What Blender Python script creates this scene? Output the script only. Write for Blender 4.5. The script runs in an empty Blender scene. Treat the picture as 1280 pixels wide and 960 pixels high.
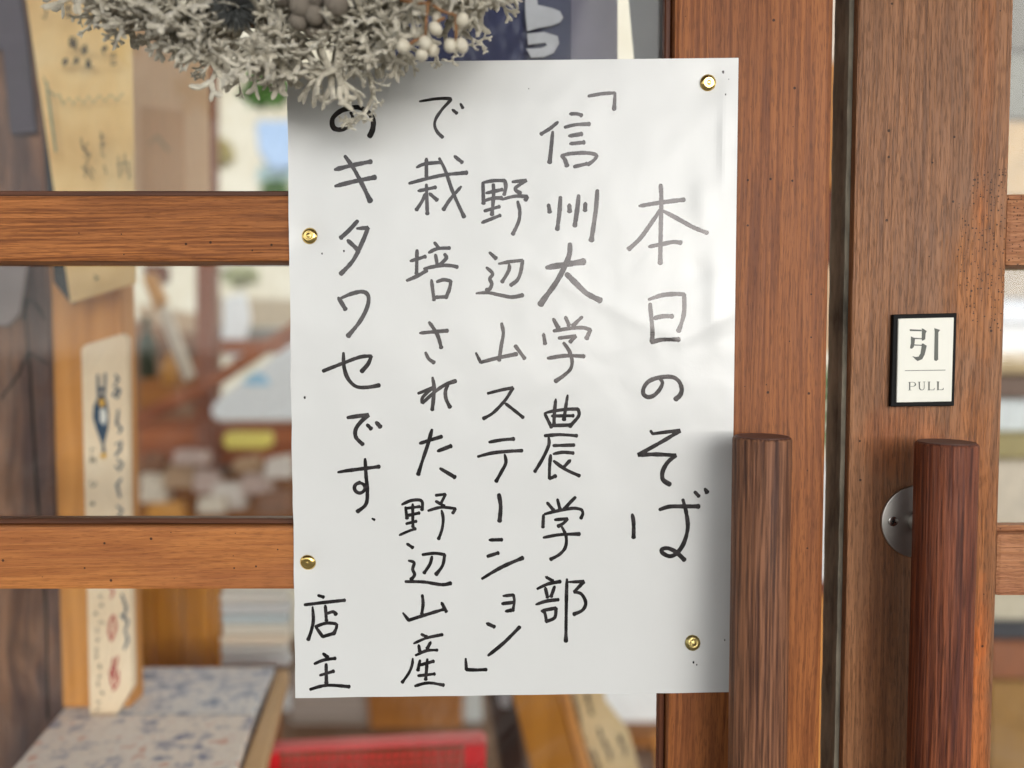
import bpy, bmesh, math, random
from mathutils import Vector, Matrix, noise
R = math.radians
random.seed(7)
scene = bpy.context.scene
COL = scene.collection

# ------------------------------------------------------------------ camera, world, sun, exposure
CAM = Vector((0.0, -0.513, 1.5)); PITCH = R(2.7); F = 961.0
cd = bpy.data.cameras.new('camera'); cam = bpy.data.objects.new('camera', cd); COL.objects.link(cam)
cam.location = CAM; cam.rotation_euler = (R(90) - PITCH, 0, 0)
cd.sensor_width = 36.0; cd.lens = 36.0 * F / 1280.0
cd.clip_start = 0.02; cd.clip_end = 600
cd.dof.use_dof = True; cd.dof.focus_distance = 0.513; cd.dof.aperture_fstop = 2.4
scene.camera = cam

SUN_EL, SUN_AZ = R(14), R(24)          # azimuth to the right of the viewer's back
world = bpy.data.worlds.new('World'); scene.world = world; world.use_nodes = True
nt = world.node_tree; bg = nt.nodes['Background']
sky = nt.nodes.new('ShaderNodeTexSky'); sky.sky_type = 'NISHITA'; sky.sun_disc = False
sky.sun_elevation = SUN_EL; sky.sun_rotation = R(180) - SUN_AZ; sky.dust_density = 0.8; sky.altitude = 600
hs = nt.nodes.new('ShaderNodeHueSaturation'); hs.inputs['Saturation'].default_value = 0.15
nt.links.new(sky.outputs[0], hs.inputs['Color']); nt.links.new(hs.outputs[0], bg.inputs['Color'])
bg.inputs['Strength'].default_value = 0.15
sl = bpy.data.lights.new('sun', 'SUN'); sl.energy = 0.5; sl.angle = R(40); sl.color = (1.0, 0.97, 0.93)
sun = bpy.data.objects.new('sun', sl); COL.objects.link(sun)
sd = Vector((-math.sin(SUN_AZ) * math.cos(SUN_EL), math.cos(SUN_AZ) * math.cos(SUN_EL), -math.sin(SUN_EL)))
sun.rotation_euler = sd.to_track_quat('-Z', 'Y').to_euler()
vs = scene.view_settings; scene.display_settings.display_device = 'sRGB'
vs.view_transform = 'Standard'; vs.look = 'None'; vs.exposure = 0.86; vs.gamma = 1.0
vs.exposure = 0.86

# ------------------------------------------------------------------ helpers
def W(px, py, Y=0.0):
    """point of the plane y=Y that the photo shows at pixel (px, py)"""
    a = (px - 640) / F; b = -(py - 480) / F
    d = Vector((a, math.cos(PITCH) + b * math.sin(PITCH), -math.sin(PITCH) + b * math.cos(PITCH)))
    return CAM + d * ((Y - CAM.y) / d.y)
def setp(o, label=None, cat=None, group=None, kind=None):
    if label: o['label'] = label
    if cat: o['category'] = cat
    if group: o['group'] = group
    if kind: o['kind'] = kind
    return o
def empty(name, loc=(0, 0, 0), label=None, cat=None, group=None):
    o = bpy.data.objects.new(name, None); o.location = loc; o.empty_display_size = 0.02; COL.objects.link(o)
    return setp(o, label, cat, group)
ORG = {}
def link(name, me, mat, parent=None, loc=None):
    """mesh given in world coordinates; stored relative to its top-level thing's base"""
    if mat is not None and not me.materials: me.materials.append(mat)
    o = bpy.data.objects.new(name, me); COL.objects.link(o)
    if parent is not None:
        o.parent = parent
    return o
def wloc(o):
    v = Vector((0, 0, 0))
    while o is not None: v += o.location; o = o.parent
    return v
def mesh(name, bm, mat, parent=None, smooth=False, base=None):
    off = wloc(parent) if parent is not None else Vector(base or (0, 0, 0))
    if off.length: bmesh.ops.translate(bm, verts=bm.verts, vec=-off)
    me = bpy.data.meshes.new(name); bm.to_mesh(me); bm.free()
    if smooth: me.shade_smooth()
    o = link(name, me, mat, parent)
    if parent is None and base: o.location = base
    return o
def autos(o, ang=35):
    me = o.data; me.shade_smooth()
    bm = bmesh.new(); bm.from_mesh(me)
    for e in bm.edges:
        if len(e.link_faces) == 2 and e.calc_face_angle(0) > R(ang): e.smooth = False
    bm.to_mesh(me); bm.free(); return o
def prism_bm(poly, depth, bev=0.0, seg=1, vec=None, bm=None):
    """closed outline of points, extruded away from the viewer by depth"""
    b = bmesh.new()
    vec = vec or Vector((0, depth, 0))
    v0 = [b.verts.new(p) for p in poly]; v1 = [b.verts.new(Vector(p) + vec) for p in poly]
    n = len(poly)
    b.faces.new(v0); b.faces.new(v1[::-1])
    for i in range(n): b.faces.new((v0[i], v1[i], v1[(i + 1) % n], v0[(i + 1) % n]))
    bmesh.ops.recalc_face_normals(b, faces=b.faces)
    if bev: bmesh.ops.bevel(b, geom=b.edges[:], offset=bev, segments=seg, profile=0.6, affect='EDGES', clamp_overlap=True)
    if bm is not None:
        me = bpy.data.meshes.new('t'); b.to_mesh(me); bm.from_mesh(me); bpy.data.meshes.remove(me); b.free(); return bm
    return b
def pxp(name, pts, Y, depth, mat, parent=None, bev=0.0, seg=1, base=None):
    b = prism_bm([W(x, y, Y) for x, y in pts], depth, bev, seg)
    if parent is None and base is None:
        base = W(*pts[0], Y)
    return mesh(name, b, mat, parent, base=base)
def box_bm(lo, hi, bev=0.0, bm=None, seg=1):
    x0, y0, z0 = lo; x1, y1, z1 = hi
    return prism_bm([(x0, y0, z0), (x1, y0, z0), (x1, y0, z1), (x0, y0, z1)], y1 - y0, bev, seg, bm=bm)
def cyl_bm(c, r, depth, axis='Y', n=48, bev=0.0, r2=None, seg=2):
    b = bmesh.new()
    bmesh.ops.create_cone(b, cap_ends=True, segments=n, radius1=r, radius2=r if r2 is None else r2, depth=depth)
    if bev:
        es = [e for e in b.edges if len(e.link_faces) == 2 and any(len(f.verts) > 4 for f in e.link_faces)]
        bmesh.ops.bevel(b, geom=es, offset=bev, segments=seg, profile=0.5, affect='EDGES')
    if axis == 'Y': bmesh.ops.rotate(b, verts=b.verts, matrix=Matrix.Rotation(R(90), 3, 'X'))
    if axis == 'X': bmesh.ops.rotate(b, verts=b.verts, matrix=Matrix.Rotation(R(90), 3, 'Y'))
    bmesh.ops.translate(b, verts=b.verts, vec=Vector(c)); return b
def tube(bm, pts, radii, n=6, flat=1.0, up=None, cap=True):
    """swept tube; flat<1 squashes it along its normal"""
    pts = [Vector(p) for p in pts]; rings = []
    for i, p in enumerate(pts):
        t = (pts[min(i + 1, len(pts) - 1)] - pts[max(i - 1, 0)])
        if t.length < 1e-9: t = Vector((1, 0, 0))
        t.normalize()
        u = Vector(up) if up else (Vector((0, 0, 1)) if abs(t.z) < 0.9 else Vector((0, 1, 0)))
        s = t.cross(u); 
        if s.length < 1e-6: s = t.cross(Vector((1, 0.1, 0)))
        s.normalize(); m = s.cross(t).normalized()
        r = radii[i] if hasattr(radii, '__len__') else radii
        rings.append([bm.verts.new(p + s * r * math.cos(2 * math.pi * k / n) + m * r * flat * math.sin(2 * math.pi * k / n)) for k in range(n)])
    for a, b in zip(rings, rings[1:]):
        for k in range(n): bm.faces.new((a[k], a[(k + 1) % n], b[(k + 1) % n], b[k]))
    if cap:
        bm.faces.new(rings[0][::-1]); bm.faces.new(rings[-1])

# ------------------------------------------------------------------ materials
def newmat(name):
    m = bpy.data.materials.new(name); m.use_nodes = True
    t = m.node_tree; return m, t, t.nodes['Principled BSDF']
def N(t, typ, **kw):
    n = t.nodes.new(typ)
    for k, v in kw.items(): setattr(n, k, v)
    return n
def noise_n(t, vec, scale, detail=4, rough=0.55, dist=0.0):
    n = N(t, 'ShaderNodeTexNoise'); n.inputs['Scale'].default_value = scale; n.inputs['Detail'].default_value = detail
    n.inputs['Roughness'].default_value = rough; n.inputs['Distortion'].default_value = dist
    t.links.new(vec, n.inputs['Vector']); return n.outputs[0]
def ramp(t, fac, stops, interp='LINEAR'):
    r = N(t, 'ShaderNodeValToRGB'); r.color_ramp.interpolation = interp
    els = r.color_ramp.elements
    while len(els) < len(stops): els.new(0.5)
    for e, (p, c) in zip(els, stops):
        e.position = p; e.color = (c, c, c, 1) if isinstance(c, (int, float)) else (*c, 1)
    t.links.new(fac, r.inputs[0]); return r.outputs[0]
def mapr(t, fac, a, b, c=0.0, d=1.0):
    n = N(t, 'ShaderNodeMapRange'); t.links.new(fac, n.inputs[0])
    for i, v in enumerate((a, b, c, d)): n.inputs[i + 1].default_value = v
    return n.outputs[0]
def mixc(t, fac, a, b, mode='MIX'):
    n = N(t, 'ShaderNodeMix', data_type='RGBA', blend_type=mode)
    if isinstance(fac, (int, float)): n.inputs[0].default_value = fac
    else: t.links.new(fac, n.inputs[0])
    for i, v in ((6, a), (7, b)):
        if isinstance(v, tuple): n.inputs[i].default_value = (*v, 1)
        else: t.links.new(v, n.inputs[i])
    return n.outputs[2]
def mth(t, op, a, b=None, clamp=False):
    n = N(t, 'ShaderNodeMath', operation=op); n.use_clamp = clamp
    for i, v in ((0, a), (1, b)):
        if v is None: continue
        if isinstance(v, (int, float)): n.inputs[i].default_value = v
        else: t.links.new(v, n.inputs[i])
    return n.outputs[0]
def scaled(t, vec, s, off=(0, 0, 0)):
    m = N(t, 'ShaderNodeMapping'); m.inputs['Scale'].default_value = s; m.inputs['Location'].default_value = off
    t.links.new(vec, m.inputs['Vector']); return m.outputs[0]
def bump(t, bs, h, strength, dist, prev=None):
    b = N(t, 'ShaderNodeBump'); b.inputs['Strength'].default_value = strength; b.inputs['Distance'].default_value = dist
    t.links.new(h, b.inputs['Height'])
    if prev is not None: t.links.new(prev, b.inputs['Normal'])
    if bs is not None: t.links.new(b.outputs[0], bs.inputs['Normal'])
    return b.outputs[0]
def coord(t, which='Object'):
    return N(t, 'ShaderNodeTexCoord').outputs[which]

def wood(name, dark, light, axis='Z', ring=260.0, contrast=0.8, fine=900.0, bstr=0.5, bdist=0.0004, rough=0.5,
         tint=None, tint_scale=6.0, tint_amt=0.5, off=(0, 0, 0), dots=0.0, coat=0.0, pores=0.0, warp=0.006, patches=(), spec=0.3, worm=(), plen=.02):
    m, t, bs = newmat(name)
    oc = scaled(t, coord(t), (1, 1, 1), off)
    k = 0.02
    st = {'Z': (1, 1, k), 'X': (k, 1, 1)}[axis]
    # gentle waviness of the grain
    wn = N(t, 'ShaderNodeTexNoise'); wn.inputs['Scale'].default_value = 7.0; wn.inputs['Detail'].default_value = 2
    t.links.new(scaled(t, oc, {'Z': (1, 1, .35), 'X': (.35, 1, 1)}[axis]), wn.inputs['Vector'])
    vm = N(t, 'ShaderNodeVectorMath', operation='MULTIPLY_ADD'); t.links.new(wn.outputs[1], vm.inputs[0])
    vm.inputs[1].default_value = (warp * 3, warp * 3, warp * 3); t.links.new(oc, vm.inputs[2])
    v = scaled(t, vm.outputs[0], st)
    rings = noise_n(t, v, ring, 2, 0.5)
    streak = noise_n(t, v, fine, 3, 0.6)
    broad = noise_n(t, v, ring * 0.13, 3, 0.55)
    rr = ramp(t, rings, [(0.36, 0.0), (0.50, 0.55), (0.62, 1.0)])
    f = mth(t, 'ADD', mth(t, 'MULTIPLY', rr, 0.5), mth(t, 'MULTIPLY', streak, 0.35))
    f = mth(t, 'ADD', f, mth(t, 'MULTIPLY', broad, 0.55))
    f = mapr(t, mth(t, 'SUBTRACT', f, 0.10), 0.6 - 0.55 / max(contrast, .05) * 0.5, 0.6 + 0.55 / max(contrast, .05) * 0.5)
    c = mixc(t, f, dark, light)
    if tint:
        tn = noise_n(t, scaled(t, oc, {'Z': (1, 1, .3), 'X': (.3, 1, 1)}[axis]), tint_scale, 4, 0.6)
        c = mixc(t, mth(t, 'MULTIPLY', mapr(t, tn, 0.40, 0.62), tint_amt), c, tint)
    for (cx, cz, rx, rz, colr, amt) in patches:      # stains, worn areas and painted shade with a place of their own
        sp = N(t, 'ShaderNodeSeparateXYZ'); t.links.new(vm.outputs[0], sp.inputs[0])
        dx = mth(t, 'DIVIDE', mth(t, 'SUBTRACT', sp.outputs[0], cx), rx)
        dz = mth(t, 'DIVIDE', mth(t, 'SUBTRACT', sp.outputs[2], cz), rz)
        d = mth(t, 'ADD', mth(t, 'MULTIPLY', dx, dx), mth(t, 'MULTIPLY', dz, dz))
        d = mth(t, 'ADD', d, mth(t, 'MULTIPLY', mth(t, 'SUBTRACT', noise_n(t, scaled(t, oc, (1, 1, .5)), 45, 5, .7), 0.5), 2.2))
        c = mixc(t, mth(t, 'MULTIPLY', mapr(t, d, 1.3, 0.2), amt), c, mixc(t, 1.0, c, colr, 'MULTIPLY'))
    h = mth(t, 'ADD', rr, mth(t, 'MULTIPLY', streak, 0.8))
    if pores:
        pn = noise_n(t, scaled(t, vm.outputs[0], {'Z': (1, 1, plen), 'X': (plen, 1, 1)}[axis]), 1500, 2, 0.5)
        pm = mapr(t, pn, 0.53, 0.62)
        c = mixc(t, mth(t, 'MULTIPLY', pm, pores), c, tuple(x * 0.25 for x in dark))
        h = mth(t, 'SUBTRACT', h, mth(t, 'MULTIPLY', pm, pores))
    def holes(scale, share, size, mask=None):
        vo = N(t, 'ShaderNodeTexVoronoi', voronoi_dimensions='2D'); vo.inputs['Scale'].default_value = scale
        sp = N(t, 'ShaderNodeSeparateXYZ'); t.links.new(oc, sp.inputs[0]); cb = N(t, 'ShaderNodeCombineXYZ')
        t.links.new(sp.outputs[0], cb.inputs[0]); t.links.new(sp.outputs[2], cb.inputs[1]); t.links.new(cb.outputs[0], vo.inputs['Vector'])
        sel = N(t, 'ShaderNodeSeparateColor'); t.links.new(vo.outputs['Color'], sel.inputs[0])
        sz = mth(t, 'MULTIPLY', sel.outputs[1], size)
        near = mth(t, 'LESS_THAN', vo.outputs['Distance'], mth(t, 'ADD', sz, size * .35))
        dm = mth(t, 'MULTIPLY', near, mth(t, 'GREATER_THAN', sel.outputs[0], 1.0 - share))
        if mask is not None: dm = mth(t, 'MULTIPLY', dm, mask)
        return dm
    hl = []
    if dots: hl.append(holes(70.0, dots, 0.050))
    for (cx, cz, rx, rz) in worm:
        sp = N(t, 'ShaderNodeSeparateXYZ'); t.links.new(oc, sp.inputs[0])
        dx = mth(t, 'DIVIDE', mth(t, 'SUBTRACT', sp.outputs[0], cx), rx); dz = mth(t, 'DIVIDE', mth(t, 'SUBTRACT', sp.outputs[2], cz), rz)
        d = mth(t, 'ADD', mth(t, 'MULTIPLY', dx, dx), mth(t, 'MULTIPLY', dz, dz))
        d = mth(t, 'ADD', d, mth(t, 'MULTIPLY', noise_n(t, oc, 60, 3), 0.9))
        hl.append(holes(430.0, 0.42, 0.20, mth(t, 'LESS_THAN', d, 1.3)))
    for dm in hl:
        c = mixc(t, mth(t, 'MULTIPLY', dm, 0.85), c, (0.022, 0.009, 0.005))
        h = mth(t, 'SUBTRACT', h, mth(t, 'MULTIPLY', dm, 2.0))
    bs.inputs['Specular IOR Level'].default_value = spec
    t.links.new(c, bs.inputs['Base Color'])
    t.links.new(mth(t, 'ADD', mth(t, 'MULTIPLY', streak, 0.25), rough - 0.12), bs.inputs['Roughness'])
    bump(t, bs, h, bstr, bdist)
    if coat: bs.inputs['Coat Weight'].default_value = coat; bs.inputs['Coat Roughness'].default_value = 0.18
    return m
def plain(name, col, rough=0.6, var=0.15, scale=30.0, metal=0.0, bstr=0.0, spec=0.5, stretch=(1, 1, 1), coat=0.0):
    m, t, bs = newmat(name)
    n = noise_n(t, scaled(t, coord(t), stretch), scale, 5, 0.6)
    f = mapr(t, n, 0.3, 0.7, 1 - var, 1 + var)
    mu = N(t, 'ShaderNodeVectorMath', operation='SCALE'); mu.inputs[0].default_value = col; t.links.new(f, mu.inputs[3])
    t.links.new(mu.outputs[0], bs.inputs['Base Color'])
    bs.inputs['Roughness'].default_value = rough; bs.inputs['Metallic'].default_value = metal
    bs.inputs['Specular IOR Level'].default_value = spec; bs.inputs['Coat Weight'].default_value = coat
    if bstr: bump(t, bs, n, bstr, 0.001)
    return m
def mottled(name, cols, scale, rough=0.8, stretch=(1, 1, 1), detail=3, interp='LINEAR'):
    m, t, bs = newmat(name)
    v = scaled(t, coord(t), stretch)
    n = noise_n(t, v, scale, detail, 0.6)
    k = len(cols)
    c = ramp(t, n, [(0.32 + 0.36 * i / (k - 1), cc) for i, cc in enumerate(cols)], interp)
    t.links.new(c, bs.inputs['Base Color']); bs.inputs['Roughness'].default_value = rough
    return m

M = {}
M['stile'] = wood('red brown cedar upright', (0.135, 0.034, 0.008), (0.43, 0.148, 0.038), 'Z', ring=430, contrast=0.60, fine=1500,
                  bstr=0.5, bdist=0.00022, rough=0.50, tint=(0.17, 0.055, 0.018), tint_scale=9, tint_amt=0.55, dots=0.12, pores=0.35, plen=.07)
M['rail'] = wood('warm brown cedar crosspiece', (0.12, 0.032, 0.008), (0.50, 0.185, 0.052), 'X', ring=620, contrast=0.68, fine=1500,
                 bstr=0.7, bdist=0.0003, rough=0.48, tint=(0.22, 0.076, 0.024), tint_scale=8, tint_amt=0.6, dots=0.22, warp=0.010, pores=0.3, plen=.07)
M['rail_low'] = wood('light brown cedar crosspiece', (0.26, 0.082, 0.018), (0.60, 0.240, 0.066), 'X', ring=520, contrast=0.5, fine=1500,
                     bstr=0.5, bdist=0.00025, rough=0.48, tint=(0.25, 0.080, 0.032), tint_scale=8, tint_amt=0.7, dots=0.30, pores=0.25, plen=.07, warp=0.012, off=(3.1, 1.7, 2.2))
M['bead'] = wood('dark brown glazing bead wood', (0.05, 0.02, 0.01), (0.12, 0.045, 0.022), 'X', ring=260, contrast=0.7, rough=0.4)
M['beadz'] = wood('dark brown upright bead wood', (0.06, 0.02, 0.01), (0.16, 0.05, 0.02), 'Z', ring=260, contrast=0.7, rough=0.4)
RDX = 0.277
def patch(x, y, rx, ry, c, a):
    p = W(x, y, 0); return (p.x - RDX, p.z, rx * 0.000534, ry * 0.000534, c, a)
M['stile_r'] = wood('weathered grey brown upright', (0.140, 0.054, 0.021), (0.44, 0.195, 0.082), 'Z', ring=480, contrast=0.60, fine=1300,
                    bstr=0.9, bdist=0.0004, rough=0.45, tint=(0.21, 0.108, 0.060), tint_scale=9, tint_amt=0.5, dots=0.10, pores=0.4, plen=.07,
                    worm=[patch(1240, 310, 50, 110, 0, 0)[:4]],
                    patches=[patch(1240, 330, 42, 100, (1.45, 1.16, 0.62), 0.7), patch(1235, 640, 30, 200, (1.4, 1.06, 0.58), 0.7),
                             patch(1150, 540, 60, 50, (1.3, 0.9, 0.52), 0.6), patch(1118, 760, 26, 330, (0.62, 0.48, 0.38), 0.6),  # tall dark patch: right handle's shadow painted into the wood colour
                             patch(1061, 480, 5, 700, (1.6, 0.9, 0.45), 0.8), patch(1247, 60, 14, 240, (1.3, 1.0, 0.58), 0.6), patch(1240, 900, 16, 200, (1.8, 1.15, 0.62), 0.8)])
M['rail_r'] = wood('pale orange worn crosspiece', (0.24, 0.085, 0.032), (0.60, 0.28, 0.125), 'X', ring=480, contrast=0.55, fine=1300,
                   bstr=0.9, bdist=0.0005, rough=0.5, tint=(0.36, 0.14, 0.070), tint_scale=25, tint_amt=0.6, dots=0.3, warp=0.02, pores=.3, plen=.1, worm=[(0.06, 1.578, .03, .03)])
M['handle_l'] = wood('brown open grained round rod', (0.060, 0.019, 0.009), (0.33, 0.140, 0.066), 'Z', ring=560, contrast=0.8, fine=1500,
                     bstr=0.9, bdist=0.0005, rough=0.58, pores=0.6, coat=0.03, warp=0.002)
M['handle_r'] = wood('dark red open grained round rod', (0.075, 0.014, 0.006), (0.29, 0.080, 0.028), 'Z', ring=560, contrast=0.8, fine=1500,
                     bstr=0.9, bdist=0.0005, rough=0.55, pores=0.7, coat=0.02, warp=0.002, off=(0.8, 0.1, 0.3))
M['endgrain'] = plain('dark end grain', (0.085, 0.032, 0.024), 0.5, 0.3, 220, bstr=0.3)
M['strip'] = plain('worn grey black draught strip', (0.20, 0.175, 0.13), 0.9, 0.7, 60, bstr=0.8, stretch=(1, 1, .3))
M['steel'] = plain('brushed dull steel', (0.50, 0.475, 0.44), 0.42, 0.10, 60, metal=1.0, bstr=0.03)
M['screw'] = plain('bright steel screw', (0.62, 0.60, 0.57), 0.22, 0.08, 200, metal=1.0)
M['brass'] = plain('polished brass', (0.86, 0.62, 0.22), 0.20, 0.12, 300, metal=1.0)
M['black'] = plain('black plastic', (0.004, 0.004, 0.004), 0.6, 0.2, 60, spec=.15)
M['cream'] = plain('cream sign face', (0.80, 0.79, 0.70), 0.45, 0.02, 40)
M['signink'] = plain('dark olive grey print', (0.075, 0.080, 0.065), 0.5, 0.05, 60)

def glassmat():
    m, t, bs = newmat('window glass')
    t.nodes.remove(bs)
    tr = N(t, 'ShaderNodeBsdfTransparent'); tr.inputs[0].default_value = (0.97, 0.985, 0.975, 1)
    gl = N(t, 'ShaderNodeBsdfGlossy'); gl.inputs['Roughness'].default_value = 0.02
    fr = N(t, 'ShaderNodeFresnel'); fr.inputs[0].default_value = 1.33
    n = noise_n(t, coord(t), 6.0, 1)
    b = N(t, 'ShaderNodeBump'); b.inputs['Strength'].default_value = 0.08; b.inputs['Distance'].default_value = 0.01
    t.links.new(n, b.inputs['Height']); t.links.new(b.outputs[0], gl.inputs['Normal'])
    mx = N(t, 'ShaderNodeMixShader'); t.links.new(fr.outputs[0], mx.inputs[0]); t.links.new(tr.outputs[0], mx.inputs[1]); t.links.new(gl.outputs[0], mx.inputs[2])
    df = N(t, 'ShaderNodeBsdfDiffuse'); df.inputs[0].default_value = (0.7, 0.68, 0.64, 1)
    dn = noise_n(t, scaled(t, coord(t), (1, 1, .5)), 9.0, 6, 0.75, 1.5)
    m2 = N(t, 'ShaderNodeMixShader'); t.links.new(mapr(t, dn, 0.45, 0.75, 0.0, 0.04), m2.inputs[0]); t.links.new(mx.outputs[0], m2.inputs[1]); t.links.new(df.outputs[0], m2.inputs[2])
    t.links.new(m2.outputs[0], t.nodes['Material Output'].inputs['Surface'])
    return m
M['glass'] = glassmat()

# ------------------------------------------------------------------ the ground outside and the floor inside
def sheet(name, x0, y0, x1, y1, z, mat, kind='structure'):
    b = bmesh.new(); b.faces.new([b.verts.new(p) for p in ((x0, y0, z), (x1, y0, z), (x1, y1, z), (x0, y1, z))])
    return setp(mesh(name, b, mat), kind=kind)
M['paving'] = mottled('grey paving', [(0.19, 0.185, 0.17), (0.25, 0.24, 0.225)], 5.0)
M['floor'] = wood('brown plank floor', (0.10, 0.045, 0.02), (0.25, 0.12, 0.055), 'X', ring=40, fine=200, rough=0.4)
sheet('ground', -150, -150, 150, 150, 0.0, M['paving'])
sheet('floor', -3.0, 0.06, 3.5, 5.0, 0.004, M['floor'])

# unseen eaves added over the entrance to block high light: boards on rafters
ev = empty('added_eave', (0, -0.8, 2.36), 'dark timber eaves added out of view over the doors to block high sky', 'added_eave')
M['added_eavewood'] = wood('dark eave timber', (0.07, 0.03, 0.015), (0.20, 0.09, 0.045), 'X', ring=60, fine=300)
for i in range(7): mesh('board', box_bm((-3.2, -1.32 + i * 0.19, 2.40), (3.4, -1.32 + i * 0.19 + 0.186, 2.42), 0.002), M['added_eavewood'], ev)
for i in range(8): mesh('rafter', box_bm((-3.0 + i * 0.85, -1.30, 2.33), (-2.95 + i * 0.85, -0.02, 2.399), 0.002), M['added_eavewood'], ev)

# ------------------------------------------------------------------ left door
ZB, ZT = 0.05, 2.08
DT = 0.032
RAILS = [(1.5570, 1.6008), (1.3360, 1.3792)]
def rail_bm(x0, x1, z0, z1): return box_bm((x0, 0.0012, z0), (x1, DT - 0.001, z1), 0.0028, seg=2)
ld = empty('sliding_door', (0.0, 0, 0), 'brown cedar glazed door carrying the handwritten notice and a round brown handle', 'door')
mesh('stile', box_bm((0.1060, 0, ZB), (0.2106, DT, ZT), 0.0035, seg=2), M['stile'], ld)
mesh('stile', box_bm((-0.62, 0, ZB), (-0.52, DT, ZT), 0.0035, seg=2), M['stile'], ld)
for z0, z1, mm in ((RAILS[0][0], RAILS[0][1], M['rail']), (RAILS[1][0], RAILS[1][1], M['rail_low']), (ZT - 0.1, ZT, M['rail']), (ZB, ZB + 0.15, M['rail'])):
    mesh('rail', rail_bm(-0.5196, 0.1056, z0, z1), mm, ld)
bays = [(ZB + 0.1505, RAILS[1][0]), (RAILS[1][1], RAILS[0][0]), (RAILS[0][1], ZT - 0.1005)]
for z0, z1 in bays:
    mesh('glass_pane', box_bm((-0.516, 0.0175, z0 + 0.0005), (0.1054, 0.0205, z1 - 0.0005)), M['glass'], ld)
    # slim wooden beads that hold the glass, set back from the face
    mesh('glazing_bead', box_bm((-0.5194, 0.0075, z0 + 0.0003), (0.1056, 0.0170, z0 + 0.0042), 0.0008), M['bead'], ld)
    mesh('glazing_bead', box_bm((0.1014, 0.0075, z0 + 0.0045), (0.1056, 0.0170, z1 - 0.0003), 0.0008), M['beadz'], ld)

def handle(parent, cx, mat, zt, plates):
    cy, r = -0.0335, 0.0179
    zb = 0.75
    b = cyl_bm((cx, cy, (zt + zb) / 2), r, zt - zb, 'Z', 72, bev=0.0016)
    o = autos(mesh('handle', b, mat, parent), 25)
    # end grain on the cut top
    autos(mesh('end_cap', cyl_bm((cx, cy, zt + 0.00025), r - 0.0015, 0.0005, 'Z', 64), M['endgrain'], o))
    for z, pr in plates:
        p = cyl_bm((cx, -0.0016, z), pr, 0.0028, 'Y', 64, bev=0.0011)
        autos(mesh('mounting_plate', p, M['steel'], o), 30)
        autos(mesh('mounting_post', cyl_bm((cx, -0.0105, z), 0.007, 0.0145, 'Y', 24), M['steel'], o), 30)
        if pr > 0.02:
            for s in (-1, 1):
                sc = cyl_bm((cx + s * 0.0172, -0.0034, z + 0.0003), 0.0034, 0.0012, 'Y', 24, bev=0.0005)
                so = autos(mesh('screw', sc, M['screw'], o), 40)
                for a in (20, 110):   # recess of the cross head, a dark slot pair
                    c = bmesh.new(); bmesh.ops.create_cube(c, size=1)
                    bmesh.ops.scale(c, verts=c.verts, vec=(0.0034, 0.0003, 0.0007))
                    bmesh.ops.rotate(c, verts=c.verts, matrix=Matrix.Rotation(R(a), 3, 'Y'))
                    bmesh.ops.translate(c, verts=c.verts, vec=(cx + s * 0.0172, -0.0041 - a * 1e-6, z + 0.0003))
                    bm2 = c; me = bpy.data.meshes.new('slot')
                    bmesh.ops.translate(bm2, verts=bm2.verts, vec=-wloc(o)); bm2.to_mesh(me); bm2.free()
                    me.materials.append(M['black']); 
                    # joined into the screw mesh to keep three levels
                    bmx = bmesh.new(); bmx.from_mesh(so.data); k = len(bmx.faces)
                    bmx.from_mesh(me); bmx.faces.ensure_lookup_table()
                    for f in bmx.faces[k:]: f.material_index = 1
                    bmx.to_mesh(so.data); bmx.free()
                    if len(so.data.materials) < 2: so.data.materials.append(M['black'])
    return o
HL = W(952.5, 546, -0.0335); HR = W(1183, 553, -0.0335)
h1 = handle(ld, HL.x, M['handle_l'], HL.z, [(1.381, 0.0095), (0.90, 0.0095)])
h1['label'] = 'round brown open grained wooden door handle beside the notice'

# ------------------------------------------------------------------ right door
rd = empty('sliding_door', (RDX, 0, 0), 'weathered grey brown cedar door with the PULL sign and a dark red handle', 'door')
mesh('stile', box_bm((0.2258, -0.0005, ZB), (0.3274, DT, ZT), 0.0022, seg=2), M['stile_r'], rd)
mesh('stile', box_bm((0.93, -0.0005, ZB), (1.03, DT, ZT), 0.0022, seg=2), M['stile_r'], rd)
for z0, z1 in ((1.5545, 1.5985), (1.3315, 1.3745), (ZT - 0.1, ZT), (ZB, ZB + 0.15)):
    mesh('rail', box_bm((0.3278, 0.0012, z0), (0.9296, DT - 0.001, z1), 0.003, seg=2), M['rail_r'], rd)
for z0, z1 in [(ZB + 0.1505, 1.3315), (1.3745, 1.5545), (1.5985, ZT - 0.1005)]:
    mesh('glass_pane', box_bm((0.3278, 0.0175, z0 + 0.0005), (0.9296, 0.0205, z1 - 0.0005)), M['glass'], rd)
    mesh('glazing_bead', box_bm((0.3278, 0.0075, z0 + 0.0003), (0.9294, 0.0170, z0 + 0.0042), 0.0008), M['rail_r'], rd)
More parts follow.
